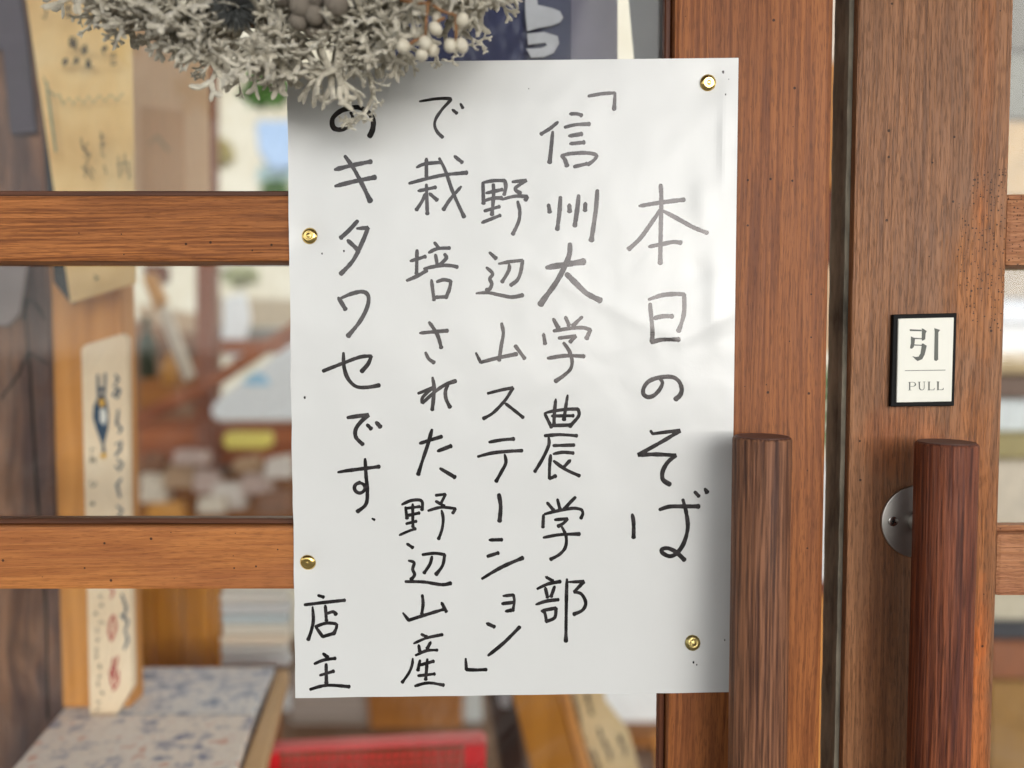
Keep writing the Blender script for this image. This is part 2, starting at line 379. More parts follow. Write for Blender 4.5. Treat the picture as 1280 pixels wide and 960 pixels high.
# black draught strip along the closing edge, its lip worn and uneven
b = bmesh.new(); nz = 160
prof = [(0.2256, 0.0050), (0.2230, 0.0060), (0.2222, 0.0105), (0.2236, 0.0135), (0.2226, 0.0165), (0.2218, 0.0255), (0.2230, 0.0300), (0.2256, 0.0300)]
rings = []
for i in range(nz + 1):
    z = 1.0 + 0.95 * i / nz
    rings.append([b.verts.new((x + (0.0005 * noise.noise(Vector((k * 3.1, 0, z * 60))) if 0 < k < 7 else 0), y, z)) for k, (x, y) in enumerate(prof)])
for a, c in zip(rings, rings[1:]):
    for k in range(len(prof)): b.faces.new((a[k], a[(k + 1) % len(prof)], c[(k + 1) % len(prof)], c[k]))
b.faces.new(rings[0]); b.faces.new(rings[-1]); bmesh.ops.recalc_face_normals(b, faces=b.faces)
autos(mesh('draught_strip', b, M['strip'], rd), 40)
h2 = handle(rd, HR.x, M['handle_r'], HR.z, [(W(1149, 651, 0).z, 0.0246), (0.90, 0.0246)])
h2['label'] = 'round dark red wooden door handle over a steel mounting plate'

# ------------------------------------------------------------------ PULL sign
sg = empty('pull_sign', W(1155, 450, 0), 'small black framed cream PULL sign on the weathered stile', 'sign')
SY = -0.0040
fo = [(1117, 393), (1196.3, 391.2), (1193, 507.5), (1113.5, 508.5)]
fi = [(1123.2, 398.3), (1192.6, 396.8), (1189.6, 501.8), (1120.9, 503.2)]
# raised black block, then the cream plate proud of it
mesh('sign_frame', prism_bm([W(x, y, SY) for x, y in fo], 0.0035, 0.0004), M['black'], sg)
cf = mesh('sign_face', prism_bm([W(x, y, SY - 0.0012) for x, y in fi], 0.0016, 0.0003), M['cream'], sg)
b = bmesh.new()
def glyph(pts, off, ox=1090, oy=370, s=6.4):
    p = [W(ox + x / s, oy + y / s, SY - 0.00125 - off * 1e-5) for x, y in pts]
    b.faces.new([b.verts.new(q) for q in p])
GL = [[(301, 266), (395, 270), (398, 278), (398, 282), (303, 280)], [(395, 262), (407, 260), (438, 280), (429, 300), (426, 346), (405, 358), (397, 352), (399, 270)],
      [(338, 334), (399, 338), (399, 346), (338, 344)], [(311, 323), (345, 338), (342, 372), (334, 408), (320, 422), (303, 419), (311, 380)],
      [(336, 387), (402, 391), (402, 399), (336, 396)], [(398, 382), (408, 379), (438, 398), (431, 430), (421, 470), (402, 505), (365, 521), (345, 505), (321, 480), (350, 488), (372, 485), (388, 460), (397, 402)],
      [(498, 257), (545, 271), (531, 290), (529, 510), (512, 521), (497, 512), (502, 280)], [(263, 595), (588, 590), (588, 595), (263, 600)],
      # P U L L
      [(291, 688), (330, 688), (330, 691), (291, 691)], [(297, 690), (307, 690), (306, 753), (297, 753)], [(290, 752), (314, 751), (314, 754), (290, 755)],
      [(330, 688), (345, 692), (353, 704), (350, 716), (340, 723), (325, 725), (325, 722), (335, 720), (343, 711), (343, 701), (337, 693), (328, 691)], [(307, 722), (326, 722), (326, 725), (307, 725)],
      [(367, 687), (389, 686), (389, 689), (367, 690)], [(373, 688), (383, 688), (384, 735), (392, 748), (402, 750), (411, 746), (416, 734), (416, 688), (420, 688), (420, 737), (413, 750), (400, 755), (386, 752), (376, 742)], [(408, 686), (428, 685), (428, 688), (408, 689)],
      [(446, 686), (468, 685), (468, 688), (446, 689)], [(452, 688), (462, 688), (462, 751), (452, 751)], [(446, 750), (492, 749), (500, 735), (502, 736), (497, 753), (446, 754)],
      [(518, 685), (540, 684), (540, 687), (518, 688)], [(524, 687), (534, 687), (534, 750), (524, 750)], [(518, 749), (564, 748), (573, 733), (575, 734), (570, 752), (518, 753)]]
for i, g in enumerate(GL): glyph(g, i)
mesh('sign_lettering', b, M['signink'], cf)

# ------------------------------------------------------------------ the handwritten notice
def hgt(px, py):
    """how far the paper stands off the door, metres, at photo pixel"""
    h = 0.0007
    h += 0.0009 * (0.5 + 0.5 * noise.noise(Vector((px / 170, py / 210, 3.1))))
    h += 0.00045 * noise.noise(Vector((px / 60, py / 80, 8.7))) + 0.00012 * noise.noise(Vector((px / 22, py / 26, 2.7)))
    # finger creases at the right edge and shallow dents
    for cx, cy, sx, sy, a in ((878, 250, 14, 34, 0.0007), (893, 385, 12, 50, 0.0008), (872, 340, 16, 16, -0.0006), (905, 175, 7, 50, 0.0006), (850, 470, 26, 34, 0.0004),
                              (470, 190, 40, 24, 0.0006), (660, 130, 50, 16, 0.0004), (560, 100, 60, 18, -0.0004)):
        h += a * math.exp(-((px - cx) / sx) ** 2 - ((py - cy) / sy) ** 2)
    # long fold running down towards the right
    d = (py - (352 + (px - 700) * 0.48)) if px < 850 else (py - (425 - (px - 850) * 0.5))
    h += 0.0003 * math.exp(-(d / 13) ** 2) * max(0, min(1, (px - 560) / 120))
    # right lower edge lifts away from the door
    h += 0.0030 * max(0, (px - 880) / 40) ** 2 * max(0, min(1, (py - 470) / 150)) * max(0, min(1, (900 - py) / 60)) * (0.4 + 0.6 * math.exp(-((py - 660) / 150) ** 2))
    h += 0.0012 * max(0, (395 - px) / 40) ** 2 * max(0, min(1, abs(py - 500) / 200))
    for tx, ty in ((387, 295), (385, 703), (885, 104), (866, 803)):
        h *= 1 - 0.9 * math.exp(-((px - tx) ** 2 + (py - ty) ** 2) / 22 ** 2)
    return max(0.0002, h)
def edge(u, v):
    x = (358.5 * (1 - v) + 369.3 * v) * (1 - u) + (923.2 * (1 - v) + 912.2 * v) * u
    y = (78.5 * (1 - u) + 72.3 * u) * (1 - v) + (872.3 * (1 - u) + 865.3 * u) * v
    if u < 0.001: x += 1.0 * noise.noise(Vector((v * 22, 1.3, 0)))
    if v > 0.999: y += 0.8 * noise.noise(Vector((u * 8, 5.3, 0)))
    return x, y
def paperbm():
    b = bmesh.new(); nx, ny = 150, 210; g = []
    for j in range(ny + 1):
        row = []
        for i in range(nx + 1):
            x, y = edge(i / nx, j / ny); row.append(b.verts.new(W(x, y, -hgt(x, y))))
        g.append(row)
    for j in range(ny):
        for i in range(nx): b.faces.new((g[j][i], g[j + 1][i], g[j + 1][i + 1], g[j][i + 1]))
    # thickness towards the door
    r = bmesh.ops.extrude_face_region(b, geom=b.faces[:])
    vs = [e for e in r['geom'] if isinstance(e, bmesh.types.BMVert)]
    bmesh.ops.translate(b, verts=vs, vec=(0, 0.00018, 0))
    bmesh.ops.recalc_face_normals(b, faces=b.faces); return b
def papermat():
    m, t, bs = newmat('glossy white notice paper')
    oc = coord(t)
    n = noise_n(t, oc, 14, 3, 0.5)
    bs.inputs['Roughness'].default_value = 0.30
    t.links.new(mixc(t, n, (0.63, 0.635, 0.615), (0.67, 0.675, 0.66)), bs.inputs['Base Color'])
    bs.inputs['Coat Weight'].default_value = 0.40; bs.inputs['Coat Roughness'].default_value = 0.19; bs.inputs['Coat IOR'].default_value = 1.5
    f1 = noise_n(t, oc, 900, 3, 0.6)                       # paper tooth
    f2 = noise_n(t, oc, 38, 4, 0.55, 0.6)                  # cockling
    vo = N(t, 'ShaderNodeTexNoise', noise_type='RIDGED_MULTIFRACTAL'); vo.inputs['Scale'].default_value = 30; vo.inputs['Detail'].default_value = 3
    t.links.new(scaled(t, oc, (1, 1, .6)), vo.inputs['Vector'])
    b1 = bump(t, None, f1, 0.25, 0.00006)
    b2 = bump(t, None, f2, 0.5, 0.0004, b1)
    sp = N(t, 'ShaderNodeSeparateXYZ'); t.links.new(oc, sp.inputs[0])
    up = mth(t, 'MULTIPLY', mapr(t, sp.outputs[2], -0.02, 0.10), mapr(t, sp.outputs[0], -0.02, 0.13))
    hh = mth(t, 'MULTIPLY', vo.outputs[0], up)              # crumpled upper right part
    t.links.new(bump(t, None, f2, 0.35, 0.0004, b1), bs.inputs['Normal'])
    b3 = bump(t, None, hh, 0.8, 0.0008, b2)
    t.links.new(b3, bs.inputs['Coat Normal'])
    return m
M['paper'] = papermat()
notice = mesh('paper_notice', paperbm(), M['paper'], base=W(640, 480, 0))
setp(notice, 'white paper notice with black brush pen Japanese writing pinned to the left door', 'notice')
def inkmat():
    m, t, bs = newmat('black marker ink')
    oc = coord(t)
    n = noise_n(t, oc, 120, 6, 0.75)
    t.links.new(mixc(t, mapr(t, n, .42, .68), (0.004, 0.004, 0.004), (0.042, 0.036, 0.037)), bs.inputs['Base Color'])
    bs.inputs['Roughness'].default_value = 0.17; bs.inputs['IOR'].default_value = 1.5
    bs.inputs['Specular Tint'].default_value = (1.0, 0.93, 0.93, 1)
    bs.inputs['Coat Weight'].default_value = 0.35; bs.inputs['Coat Roughness'].default_value = 0.17
    bump(t, bs, noise_n(t, oc, 700, 3, 0.6), 0.3, 0.0001)
    return m
M['ink'] = inkmat()

CH = []   # (crop origin x, y, default width, [strokes]); '|' marks a sharp corner; coordinates six to a pixel
def ch(ox, oy, w, s): CH.append((ox, oy, w, s))
ch(760, 200, 30, "395,188 400,300 395,560 392,772;235,345 400,318 568,298;392,375 320,480 240,590 158,666;414,382 540,450 640,505 742,545;308,650 400,632 490,615 545,620")
ch(760, 340, 30, "308,206 400,175 500,165 572,168 | 572,290 556,370 530,440;316,240 325,340 334,450 330,520;342,348 410,332 480,332;328,528 400,508 530,506")
ch(760, 460, 30, "388,78 408,110 388,160 345,205 300,218 266,195 268,150 300,105 350,80 420,66 490,70 535,105 553,160 540,205 508,233")
ch(760, 460, 28, "320,472 335,494 | 440,480 542,470 | 400,555 225,652 | 360,648 510,655 | 450,705 412,770 408,825 425,850 462,872")
ch(760, 580, 28, "182,378 192,440 192,550;388,342 460,320 560,318 678,318;562,268 588,370 598,480 570,590 520,665 465,692 410,668 405,640 450,632 510,660 572,718;652,210 680,240;727,186 742,210")
ch(650, 80, 24, "515,240 620,222 712,216 | 710,280 706,338")
ch(650, 80, 26, "284,435 230,480 160,524;245,508 235,620 222,736;375,374 430,374 460,384;337,474 420,455 518,450;368,540 460,525;376,598 478,588;312,690 335,715 352,760;315,686 380,672 470,666 545,672 575,690 550,725 512,752;408,770 500,748")
ch(650, 220, 30, "214,214 222,268;303,160 295,280 280,398;370,214 372,264;440,148 428,260 411,372;490,202 488,256;580,110 568,260 536,480")
ch(650, 220, 38, "375,510 370,590 330,690 270,800 190,910 155,960;200,687 330,665 476,642;352,738 420,805 500,880 600,932")
ch(650, 360, 27, "250,232 285,296;341,218 366,276;465,218 400,280;255,322 380,302 475,298 528,315 | 500,376;176,342 188,416;292,376 420,360 | 378,402;328,412 368,470 390,540 380,605 330,655 268,698;210,527 340,508 478,512")
ch(650, 480, 24, "268,114 258,220 255,300;357,84 345,160 330,266;183,220 240,205 350,190 436,188 | 440,240 375,316;188,228 235,322;240,240 398,238;240,312 372,308;188,388 300,380 424,388;216,404 215,460 170,560 112,656;252,462 404,458;250,525 320,512 398,518;230,534 222,620 220,712 | 266,690;254,578 340,640 444,688;378,570 330,622")
ch(650, 600, 23, "204,170 250,225;281,145 298,212;415,130 375,170 335,215;188,255 280,232 400,212 462,222 | 472,250 458,286;176,262 172,352;262,298 358,290 | 325,325 288,346;312,348 345,420 342,500 300,555 232,594;176,432 300,410 444,405")
ch(640, 700, 24, "252,126 304,156;190,216 270,180 360,162;250,208 266,278;320,198 294,272;180,334 260,308 346,298;222,382 245,395 258,456;235,378 330,360 | 320,432 258,460;412,144 408,300 404,608;425,165 540,162 | 465,240 | 520,255 553,320 530,375 466,406")
ch(560, 210, 25, "262,112 266,264;262,110 340,95 425,94 | 434,140 422,198;286,188 405,162;340,124 342,200 330,348;270,246 340,226 400,225;275,322 384,290;254,410 330,380 390,356;484,104 590,92 | 505,152 540,188;405,236 500,212 596,214 | 582,238;522,252 538,320 530,400 487,494")
ch(560, 210, 25, "312,634 358,676;290,747 335,792 314,830 328,868 315,905 292,916;382,718 470,702 560,692 | 545,780 520,840 472,878;460,724 455,770 407,852;212,940 300,935 400,955 480,968 558,954")
ch(560, 350, 26, "402,326 415,400 400,490 384,600;210,548 245,618 | 370,585 512,556;506,495 573,586")
ch(560, 460, 23, "300,190 400,165 488,148 | 430,240 340,335 268,378;428,264 490,312 562,370")
ch(560, 460, 24, "310,556 400,540 492,532;226,664 330,638 450,625 554,620;425,648 434,710 400,780 362,848")
ch(560, 600, 29, "382,110 395,200 387,306")
ch(560, 600, 25, "310,450 402,448;298,572 375,548;256,740 400,655 558,585")
ch(560, 710, 23, "414,210 490,202 | 498,250 486,318;408,268 488,258;432,325 470,318")
ch(560, 710, 25, "290,415 346,440;302,656 420,560 536,444")
ch(560, 710, 23, "133,680 138,762 | 210,765 286,762")
ch(480, 100, 21, "268,160 380,142 470,138 500,148 440,215 392,285 380,340 400,390 438,428;512,222 545,248;574,178 590,208")
ch(480, 180, 25, "246,175 310,148 425,138;318,110 318,240;190,295 300,265 450,232 618,215;415,108 460,200 520,370 600,545;256,352 385,325;318,305 325,522;312,372 285,430 244,492;342,372 396,418;578,320 500,410 447,490;528,90 584,136")
ch(480, 290, 25, "248,138 244,310;198,218 308,185;172,364 250,330 318,290;300,275 420,252 500,252 548,262;380,80 412,122;336,155 400,125 490,120;386,170 398,238;455,168 468,195 425,240;356,360 375,508;398,372 450,358 502,368 | 490,430 465,490;378,490 468,486")
ch(480, 390, 25, "268,158 474,140;340,78 400,170 429,266;312,304 335,350 373,378")
ch(480, 390, 25, "364,492 376,580 362,732;258,610 365,568 | 290,640 287,684 | 380,600 460,545 535,518;484,540 462,590 465,650 494,712")
ch(480, 500, 25, "270,325 430,275;360,222 330,330 290,450 257,556;402,384 500,346;422,514 530,578")
ch(480, 600, 22, "135,184 200,155 265,150 288,170 285,222;162,205 172,285;172,212 265,200;215,180 217,350;168,268 262,248;168,328 240,310;116,414 180,385 234,366;390,115 462,106 | 425,180;390,160 450,194;332,230 430,205 538,215 | 516,248;432,228 444,290 435,370 410,440")
ch(480, 600, 23, "172,478 214,506;185,605 225,620 215,670 230,710 205,745;290,560 380,550 455,560 | 440,640 392,706;360,574 345,630 302,696;162,762 300,765 430,785 498,775")
ch(480, 710, 24, "287,204 293,270 284,342;142,337 185,392 | 300,355 448,310;432,260 467,326")
ch(480, 710, 22, "282,498 318,515;224,566 320,525 436,500;260,578 268,622;350,555 326,602;238,655 320,620 398,616;216,678 210,730 185,790 138,856;270,692 255,765;272,728 370,700;325,685 313,835;258,808 378,795;234,885 330,862 445,878")
ch(370, 100, 33, "410,245 424,280 400,335 335,372 280,355 275,290 330,235 400,212 470,206 540,240 578,300 575,370 553,420")
ch(370, 100, 30, "292,672 430,638 560,612;295,796 440,760 590,730;368,572 430,660 500,790 556,906")
ch(370, 240, 30, "460,218 400,285 338,342;458,274 540,268 | 500,370 430,510 338,612;388,362 455,425")
ch(370, 360, 28, "318,72 370,158;338,76 420,42 500,28 542,60 535,140 480,250 392,358")
ch(370, 360, 27, "205,622 350,565 480,518 566,510 | 540,570 494,624;356,488 360,590 390,680 450,738 530,745 622,730")
ch(370, 500, 27, "388,132 470,120 545,112 | 490,160 448,220 450,280 500,332;534,186 562,214;602,168 632,200")
ch(370, 500, 25, "316,542 400,528 622,500;518,442 525,560 535,680 525,780 462,836;478,620 505,632 518,658 505,686 478,698 450,686 438,658 450,632 478,620")
ch(370, 500, 14, "572,890 588,898")
ch(360, 720, 23, "227,146 265,158;126,216 260,200 424,182;184,232 190,330 175,410 152,476;280,222 288,332;292,282 340,268 358,286;208,382 260,455 | 345,430;208,380 280,355 355,358 365,380 345,430")
ch(360, 720, 23, "264,582 294,608;200,658 270,630 353,618;286,662 288,800;240,745 340,715;168,850 290,820 458,830")
# specks and brush tests on the sheet
SPECKS = [(904, 90, 2.2), (907, 118, 1.4), (911, 99, 0.8), (381, 497, 2.0), (402.6, 317, 1.4), (430, 313.8, 1.6), (867, 828, 1.8), (871, 831, 1.2), (661, 111, 0.8), (906, 800, 1.2)]
def stroke_points(s):
    raw = []; segs = [[]]
    for tok in s.split():
        if tok == '|': segs.append([segs[-1][-1]]); continue
        x, y = tok.split(','); segs[-1].append((float(x), float(y)))
    out = []
    for sg_ in segs:
        if len(sg_) < 2: continue
        P = [sg_[0]] + sg_ + [sg_[-1]]
        for i in range(1, len(P) - 2):
            p0, p1, p2, p3 = P[i - 1:i + 3]
            L = math.dist(p1, p2); k = max(2, int(L / 9))
            for j in range(k):
                t = j / k
                q = [0.5 * ((2 * p1[c]) + (-p0[c] + p2[c]) * t + (2 * p0[c] - 5 * p1[c] + 4 * p2[c] - p3[c]) * t * t + (-p0[c] + 3 * p1[c] - 3 * p2[c] + p3[c]) * t ** 3) for c in (0, 1)]
                out.append(q)
        out.append(list(sg_[-1]))
    return out
level = [0]
def paint(b, pts, w, seed):
    """pts in pixels; a flat pen line following the sheet"""
    n = len(pts); lift0 = 0.00004
    rnd = random.Random(seed); rnd0 = rnd.uniform(.55, .95)
    side = []
    for i, (x, y) in enumerate(pts):
        a = pts[max(i - 1, 0)]; c = pts[min(i + 1, n - 1)]
        dx, dy = c[0] - a[0], c[1] - a[1]; L = math.hypot(dx, dy) or 1
        nxn, nyn = -dy / L, dx / L
        s = i / max(1, n - 1)
        ww = w * 0.5 * (1 + 0.20 * noise.noise(Vector((x / 11, y / 11, seed))) + 0.10 * noise.noise(Vector((x / 3, y / 3, seed))))
        ww *= (rnd0 + (1 - rnd0) * min(1, s * 7)) * (1.0 + 0.22 * max(0, s - .88) / .12)
        lift = lift0 + level[0] * 0.0000016 + i * 0.0000012
        def P(ox, oy):
            X, Y = x + ox, y + oy; return b.verts.new(W(X, Y, -hgt(X, Y) - lift))
        side.append((P(nxn * ww, nyn * ww), P(0, 0), P(-nxn * ww, -nyn * ww), ww, (nxn, nyn), lift))
    for p, q in zip(side, side[1:]):
        b.faces.new((p[0], q[0], q[1], p[1])); b.faces.new((p[1], q[1], q[2], p[2]))
    for e, sgn in ((0, -1), (-1, 1)):
        A, Cc, B, ww, nn, lift = side[e]; x, y = pts[e]
        tx, ty = nn[1] * sgn, -nn[0] * sgn
        arc = []
        for k in range(1, 6):
            th = math.pi * k / 6
            ox = nn[0] * math.cos(th) * ww + tx * math.sin(th) * ww * 0.8; oy = nn[1] * math.cos(th) * ww + ty * math.sin(th) * ww * 0.8
            X, Y = x + ox, y + oy; arc.append(b.verts.new(W(X, Y, -hgt(X, Y) - lift)))
        loop = [A] + arc + [B, Cc]
        for k in range(len(loop) - 2): b.faces.new((Cc, loop[k], loop[k + 1])) if loop[k + 1] is not Cc else None
    level[0] = (level[0] + 7) % 60
for ci, (ox, oy, w, s) in enumerate(CH):
    b = bmesh.new()
    for si, st in enumerate(s.split(';')):
        pts = [(ox + x / 6, oy + y / 6) for x, y in stroke_points(st)]
        paint(b, pts, w / 6 * 1.10, ci * 13.7 + si)
    bmesh.ops.recalc_face_normals(b, faces=b.faces)
    for f in b.faces:
        if f.normal.y > 0: f.normal_flip()
    o = mesh('ink_character', b, M['ink'], notice)
b = bmesh.new()
for x, y, r in SPECKS:
    vsx = []
    for k in range(7):
        a = 2 * math.pi * k / 7; X = x + r * math.cos(a) * (0.6 + 0.4 * ((k * 37) % 5) / 4); Y = y + r * math.sin(a)
        vsx.append(b.verts.new(W(X, Y, -hgt(X, Y) - 0.00006)))
    b.faces.new(vsx)
mesh('ink_specks', b, M['ink'], notice)['kind'] = 'stuff'

# brass thumb tacks
M['brass_dull'] = plain('tarnished brass', (0.52, 0.42, 0.17), 0.38, 0.45, 500, metal=1.0)
def tack(px, py, label, tilt, mat='brass', yaw=0.0):
    p = W(px, py, 0); h = hgt(px, py)
    b = bmesh.new(); r = 0.0055; prof = [(0, 0.0021), (0.0012, 0.0020), (0.0019, 0.0016), (0.0024, 0.0018), (0.0034, 0.0019), (0.0044, 0.0013), (0.0053, 0.0004), (0.0055, 0.0), (0.0, 0.0)]
    n = 40; rings = []
    for rr, hh in prof:
        if rr == 0: rings.append([b.verts.new((0, -hh, 0))])
        else: rings.append([b.verts.new((rr * math.cos(2 * math.pi * k / n), -hh, rr * math.sin(2 * math.pi * k / n))) for k in range(n)])
    for A, B in zip(rings, rings[1:]):
        for k in range(n):
            a0, a1 = A[k % len(A)], A[(k + 1) % len(A)]; b0, b1 = B[k % len(B)], B[(k + 1) % len(B)]
            f = [v for v in (a0, a1, b1, b0)]; f2 = []
            for v in f:
                if v not in f2: f2.append(v)
            if len(f2) > 2: b.faces.new(f2)
    bmesh.ops.recalc_face_normals(b, faces=b.faces)
    bmesh.ops.rotate(b, verts=b.verts, matrix=Matrix.Rotation(tilt, 3, 'X') @ Matrix.Rotation(yaw, 3, 'Z'))
    me = bpy.data.meshes.new('thumb_tack'); b.to_mesh(me); b.free(); me.shade_smooth(); me.materials.append(M[mat])
    o = bpy.data.objects.new('thumb_tack', me); COL.objects.link(o); o.location = (p.x, -h - 0.0002, p.z)
    setp(o, label, 'thumbtack', 'brass tacks holding the notice')
tack(885, 104, 'brass thumbtack at the top right corner of the notice', R(5), yaw=R(6))
tack(387, 295, 'brass thumbtack holding the notice to the upper crosspiece', R(-3), yaw=R(-7))
tack(385, 703, 'brass thumbtack holding the notice to the lower crosspiece', R(9), yaw=R(-3))
tack(866, 803, 'dull tarnished brass thumbtack near the bottom right corner of the notice', R(-6), 'brass_dull', R(8))

# ------------------------------------------------------------------ wreath of dried leaves, berries and a thistle
WC = (360, -330); WY = -0.040                    # centre of the ring, above the frame
S = 0.000534
wc = W(WC[0], WC[1], WY); SW = S * (0.513 + WY) / 0.513
def felt(name, a, b_, sc=500):
    m, t, bs = newmat(name); oc = coord(t)
    info = N(t, 'ShaderNodeObjectInfo')
    n = noise_n(t, oc, 260, 4, 0.6)
    c = mixc(t, mapr(t, n, .3, .7), a, b_)
    c = mixc(t, mth(t, 'MULTIPLY', info.outputs['Random'], 0.40), c, (0.34, 0.30, 0.22))
    t.links.new(c, bs.inputs['Base Color']); bs.inputs['Roughness'].default_value = 0.9
    bs.inputs['Sheen Weight'].default_value = 0.35; bs.inputs['Sheen Roughness'].default_value = 0.5
    bs.inputs['Specular IOR Level'].default_value = 0.2
    bump(t, bs, noise_n(t, oc, 1500, 3, .6), 0.6, 0.0002); return m
M['leaf'] = felt('grey felted dry leaf', (0.42, 0.39, 0.31), (0.72, 0.675, 0.56))
M['moss'] = mottled('dark twig base', [(0.03, 0.024, 0.016), (0.12, 0.10, 0.07), (0.25, 0.23, 0.18)], 160)
M['twig'] = plain('brown berry twig', (0.24, 0.115, 0.045), 0.7, 0.35, 300, bstr=0.4)
M['berry'] = plain('cream white berry', (0.62, 0.57, 0.45), 0.55, 0.12, 200)
M['thistle'] = plain('dark grey thistle', (0.10, 0.105, 0.10), 0.8, 0.5, 300)
M['thistle_in'] = plain('thistle core', (0.03, 0.03, 0.028), 0.9, 0.3, 200)
def brunia():
    m, t, bs = newmat('grey brown grained seed ball'); oc = coord(t)
    vo = N(t, 'ShaderNodeTexVoronoi'); vo.inputs['Scale'].default_value = 1400; t.links.new(oc, vo.inputs['Vector'])
    n = noise_n(t, oc, 120, 3)
    c = mixc(t, mapr(t, vo.outputs['Distance'], 0.1, 0.6), (0.36, 0.31, 0.25), (0.17, 0.135, 0.10))
    c = mixc(t, mapr(t, n, .35, .7, 0, .6), c, (0.42, 0.38, 0.32)); t.links.new(c, bs.inputs['Base Color'])
    bs.inputs['Roughness'].default_value = 0.9
    bump(t, bs, mth(t, 'SUBTRACT', 1.0, vo.outputs['Distance']), 0.8, 0.0003); return m
M['ball'] = brunia()
wr = empty('dried_wreath', wc, 'round wreath of grey felted leaves with white berries hanging over the top of the notice', 'wreath')

def leaf_mesh(seed, L=0.034):
    """felted leaf cut into forking, round ended, curling lobes"""
    rnd = random.Random(seed); b = bmesh.new()
    def branch(p, d, nrm, ln, w, lev):
        # one curved ribbon, then a fork
        pts = [p.copy()]; rs = [w]; n = 5
        kb = rnd.uniform(-1.0, 1.0) * 0.7; kn = rnd.uniform(-0.5, 1.0)
        for i in range(n):
            s = d.cross(nrm).normalized()
            d = (d + s * kb / n + nrm * kn / n).normalized(); nrm = (nrm - d * nrm.dot(d)).normalized()
            p = p + d * ln / n; pts.append(p.copy()); rs.append(w * (1.0 - 0.04 * i))
        last = lev == 0 or (lev < 3 and rnd.random() < .12)
        if last:
            rs[-1] = w * .45; rs[-2] = w * .95
            pts.append(p + d * w * .35); rs.append(w * .15)
        tube(b, pts, rs, n=7, flat=0.36, up=nrm)
        if last: return
        s = d.cross(nrm).normalized(); a = R(rnd.uniform(20, 38)); k = 3 if rnd.random() < .3 else 2
        for f in ((-1, 1) if k == 2 else (-1.25, 0, 1.25)):
            aa = a * f + R(rnd.uniform(-8, 8))
            d2 = (d * math.cos(aa) + s * math.sin(aa)).normalized(); n2 = (nrm + s * rnd.uniform(-.5, .5)).normalized(); n2 = (n2 - d2 * n2.dot(d2)).normalized()
            branch(p - d * w * .3, d2, n2, ln * rnd.uniform(.62, .92), w * rnd.uniform(.84, .96), lev - 1)
    branch(Vector((0, 0, 0)), Vector((1, 0, 0)), Vector((0, 0, 1)), L * .32, L * rnd.uniform(.050, .068), 3)
    me = bpy.data.meshes.new('leaf'); b.to_mesh(me); b.free(); me.shade_smooth(); me.materials.append(M['leaf']); return me
LM = [leaf_mesh(i * 7 + 3) for i in range(22)]
rl = random.Random(11)
def put_leaf(px, py, Y, ang, length, tilt, roll, mesh_i=None, parent=wr):
    """ang: direction in the photo's plane, degrees, 0 = right, 90 = down"""
    o = bpy.data.objects.new('leaf', LM[mesh_i if mesh_i is not None else rl.randrange(len(LM))])
    COL.objects.link(o); o.parent = parent
    d = Vector((math.cos(R(ang)) * math.cos(R(tilt)), -math.sin(R(tilt)), -math.sin(R(ang)) * math.cos(R(tilt))))
    n = Vector((0, -1, 0)); s = n.cross(d)
    s = s.normalized(); n = d.cross(s).normalized()
    m = Matrix((d, s, n)).transposed() @ Matrix.Rotation(R(roll), 3, 'X')
    o.matrix_local = Matrix.Translation(W(px, py, Y) - wloc(parent)) @ m.to_4x4() @ Matrix.Scale(length * SW / 0.034, 4)
    return o
def ringpt(deg, r): return (WC[0] + r * math.sin(R(deg)), WC[1] + r * math.cos(R(deg)))
# base ring of bound twigs
b = bmesh.new()
pts = []
for i in range(97):
    a = 360 * i / 96; x, y = ringpt(a, 340 + 5 * math.sin(i * 1.7)); pts.append(W(x, y, WY + 0.004))
tube(b, pts, [0.011 + 0.002 * math.sin(i * 2.3) for i in range(97)], n=14, cap=False)
me = mesh('twig_ring', b, M['moss'], wr, smooth=True)
clear = [(390, 14, 38), (294, 12, 27), (528, 60, 26), (570, 48, 24)]       # the seed balls and the thistle stay uncovered
def free(x, y, ang=90, ln=0, m=6):
    for cx, cy, r in clear:
        for u in (0, .3, .6, .95):
            if (x + ln * u * math.cos(R(ang)) - cx) ** 2 + (y + ln * u * math.sin(R(ang)) - cy) ** 2 < (r + m) ** 2: return False
    return True
cnt = 0
# back fringe: long outer leaves that make the ragged outline
for i in range(44):
    a = -48 + 98 * i / 43 + rl.uniform(-1.2, 1.2); r = rl.uniform(335, 380); x, y = ringpt(a, r)
    ln = rl.uniform(62, 92)
    put_leaf(x, y, rl.uniform(-0.046, -0.030), 90 - a + rl.uniform(-38, 38), ln, rl.uniform(-5, 18), rl.uniform(-40, 40)); cnt += 1
# body
while cnt < 262:
    a = rl.uniform(-50, 50); r = rl.uniform(280, 385); x, y = ringpt(a, r)
    if y > 125 or y < -40: continue
    ang = 90 - a + rl.uniform(-70, 70); ln = rl.uniform(56, 90)
    if not free(x, y, ang, ln): continue
    q = 1 - ((r - 340) / 70) ** 2
    put_leaf(x, y, WY - 0.004 - 0.018 * max(0, q) * rl.uniform(.5, 1), ang, ln, rl.uniform(-10, 35), rl.uniform(-55, 55)); cnt += 1
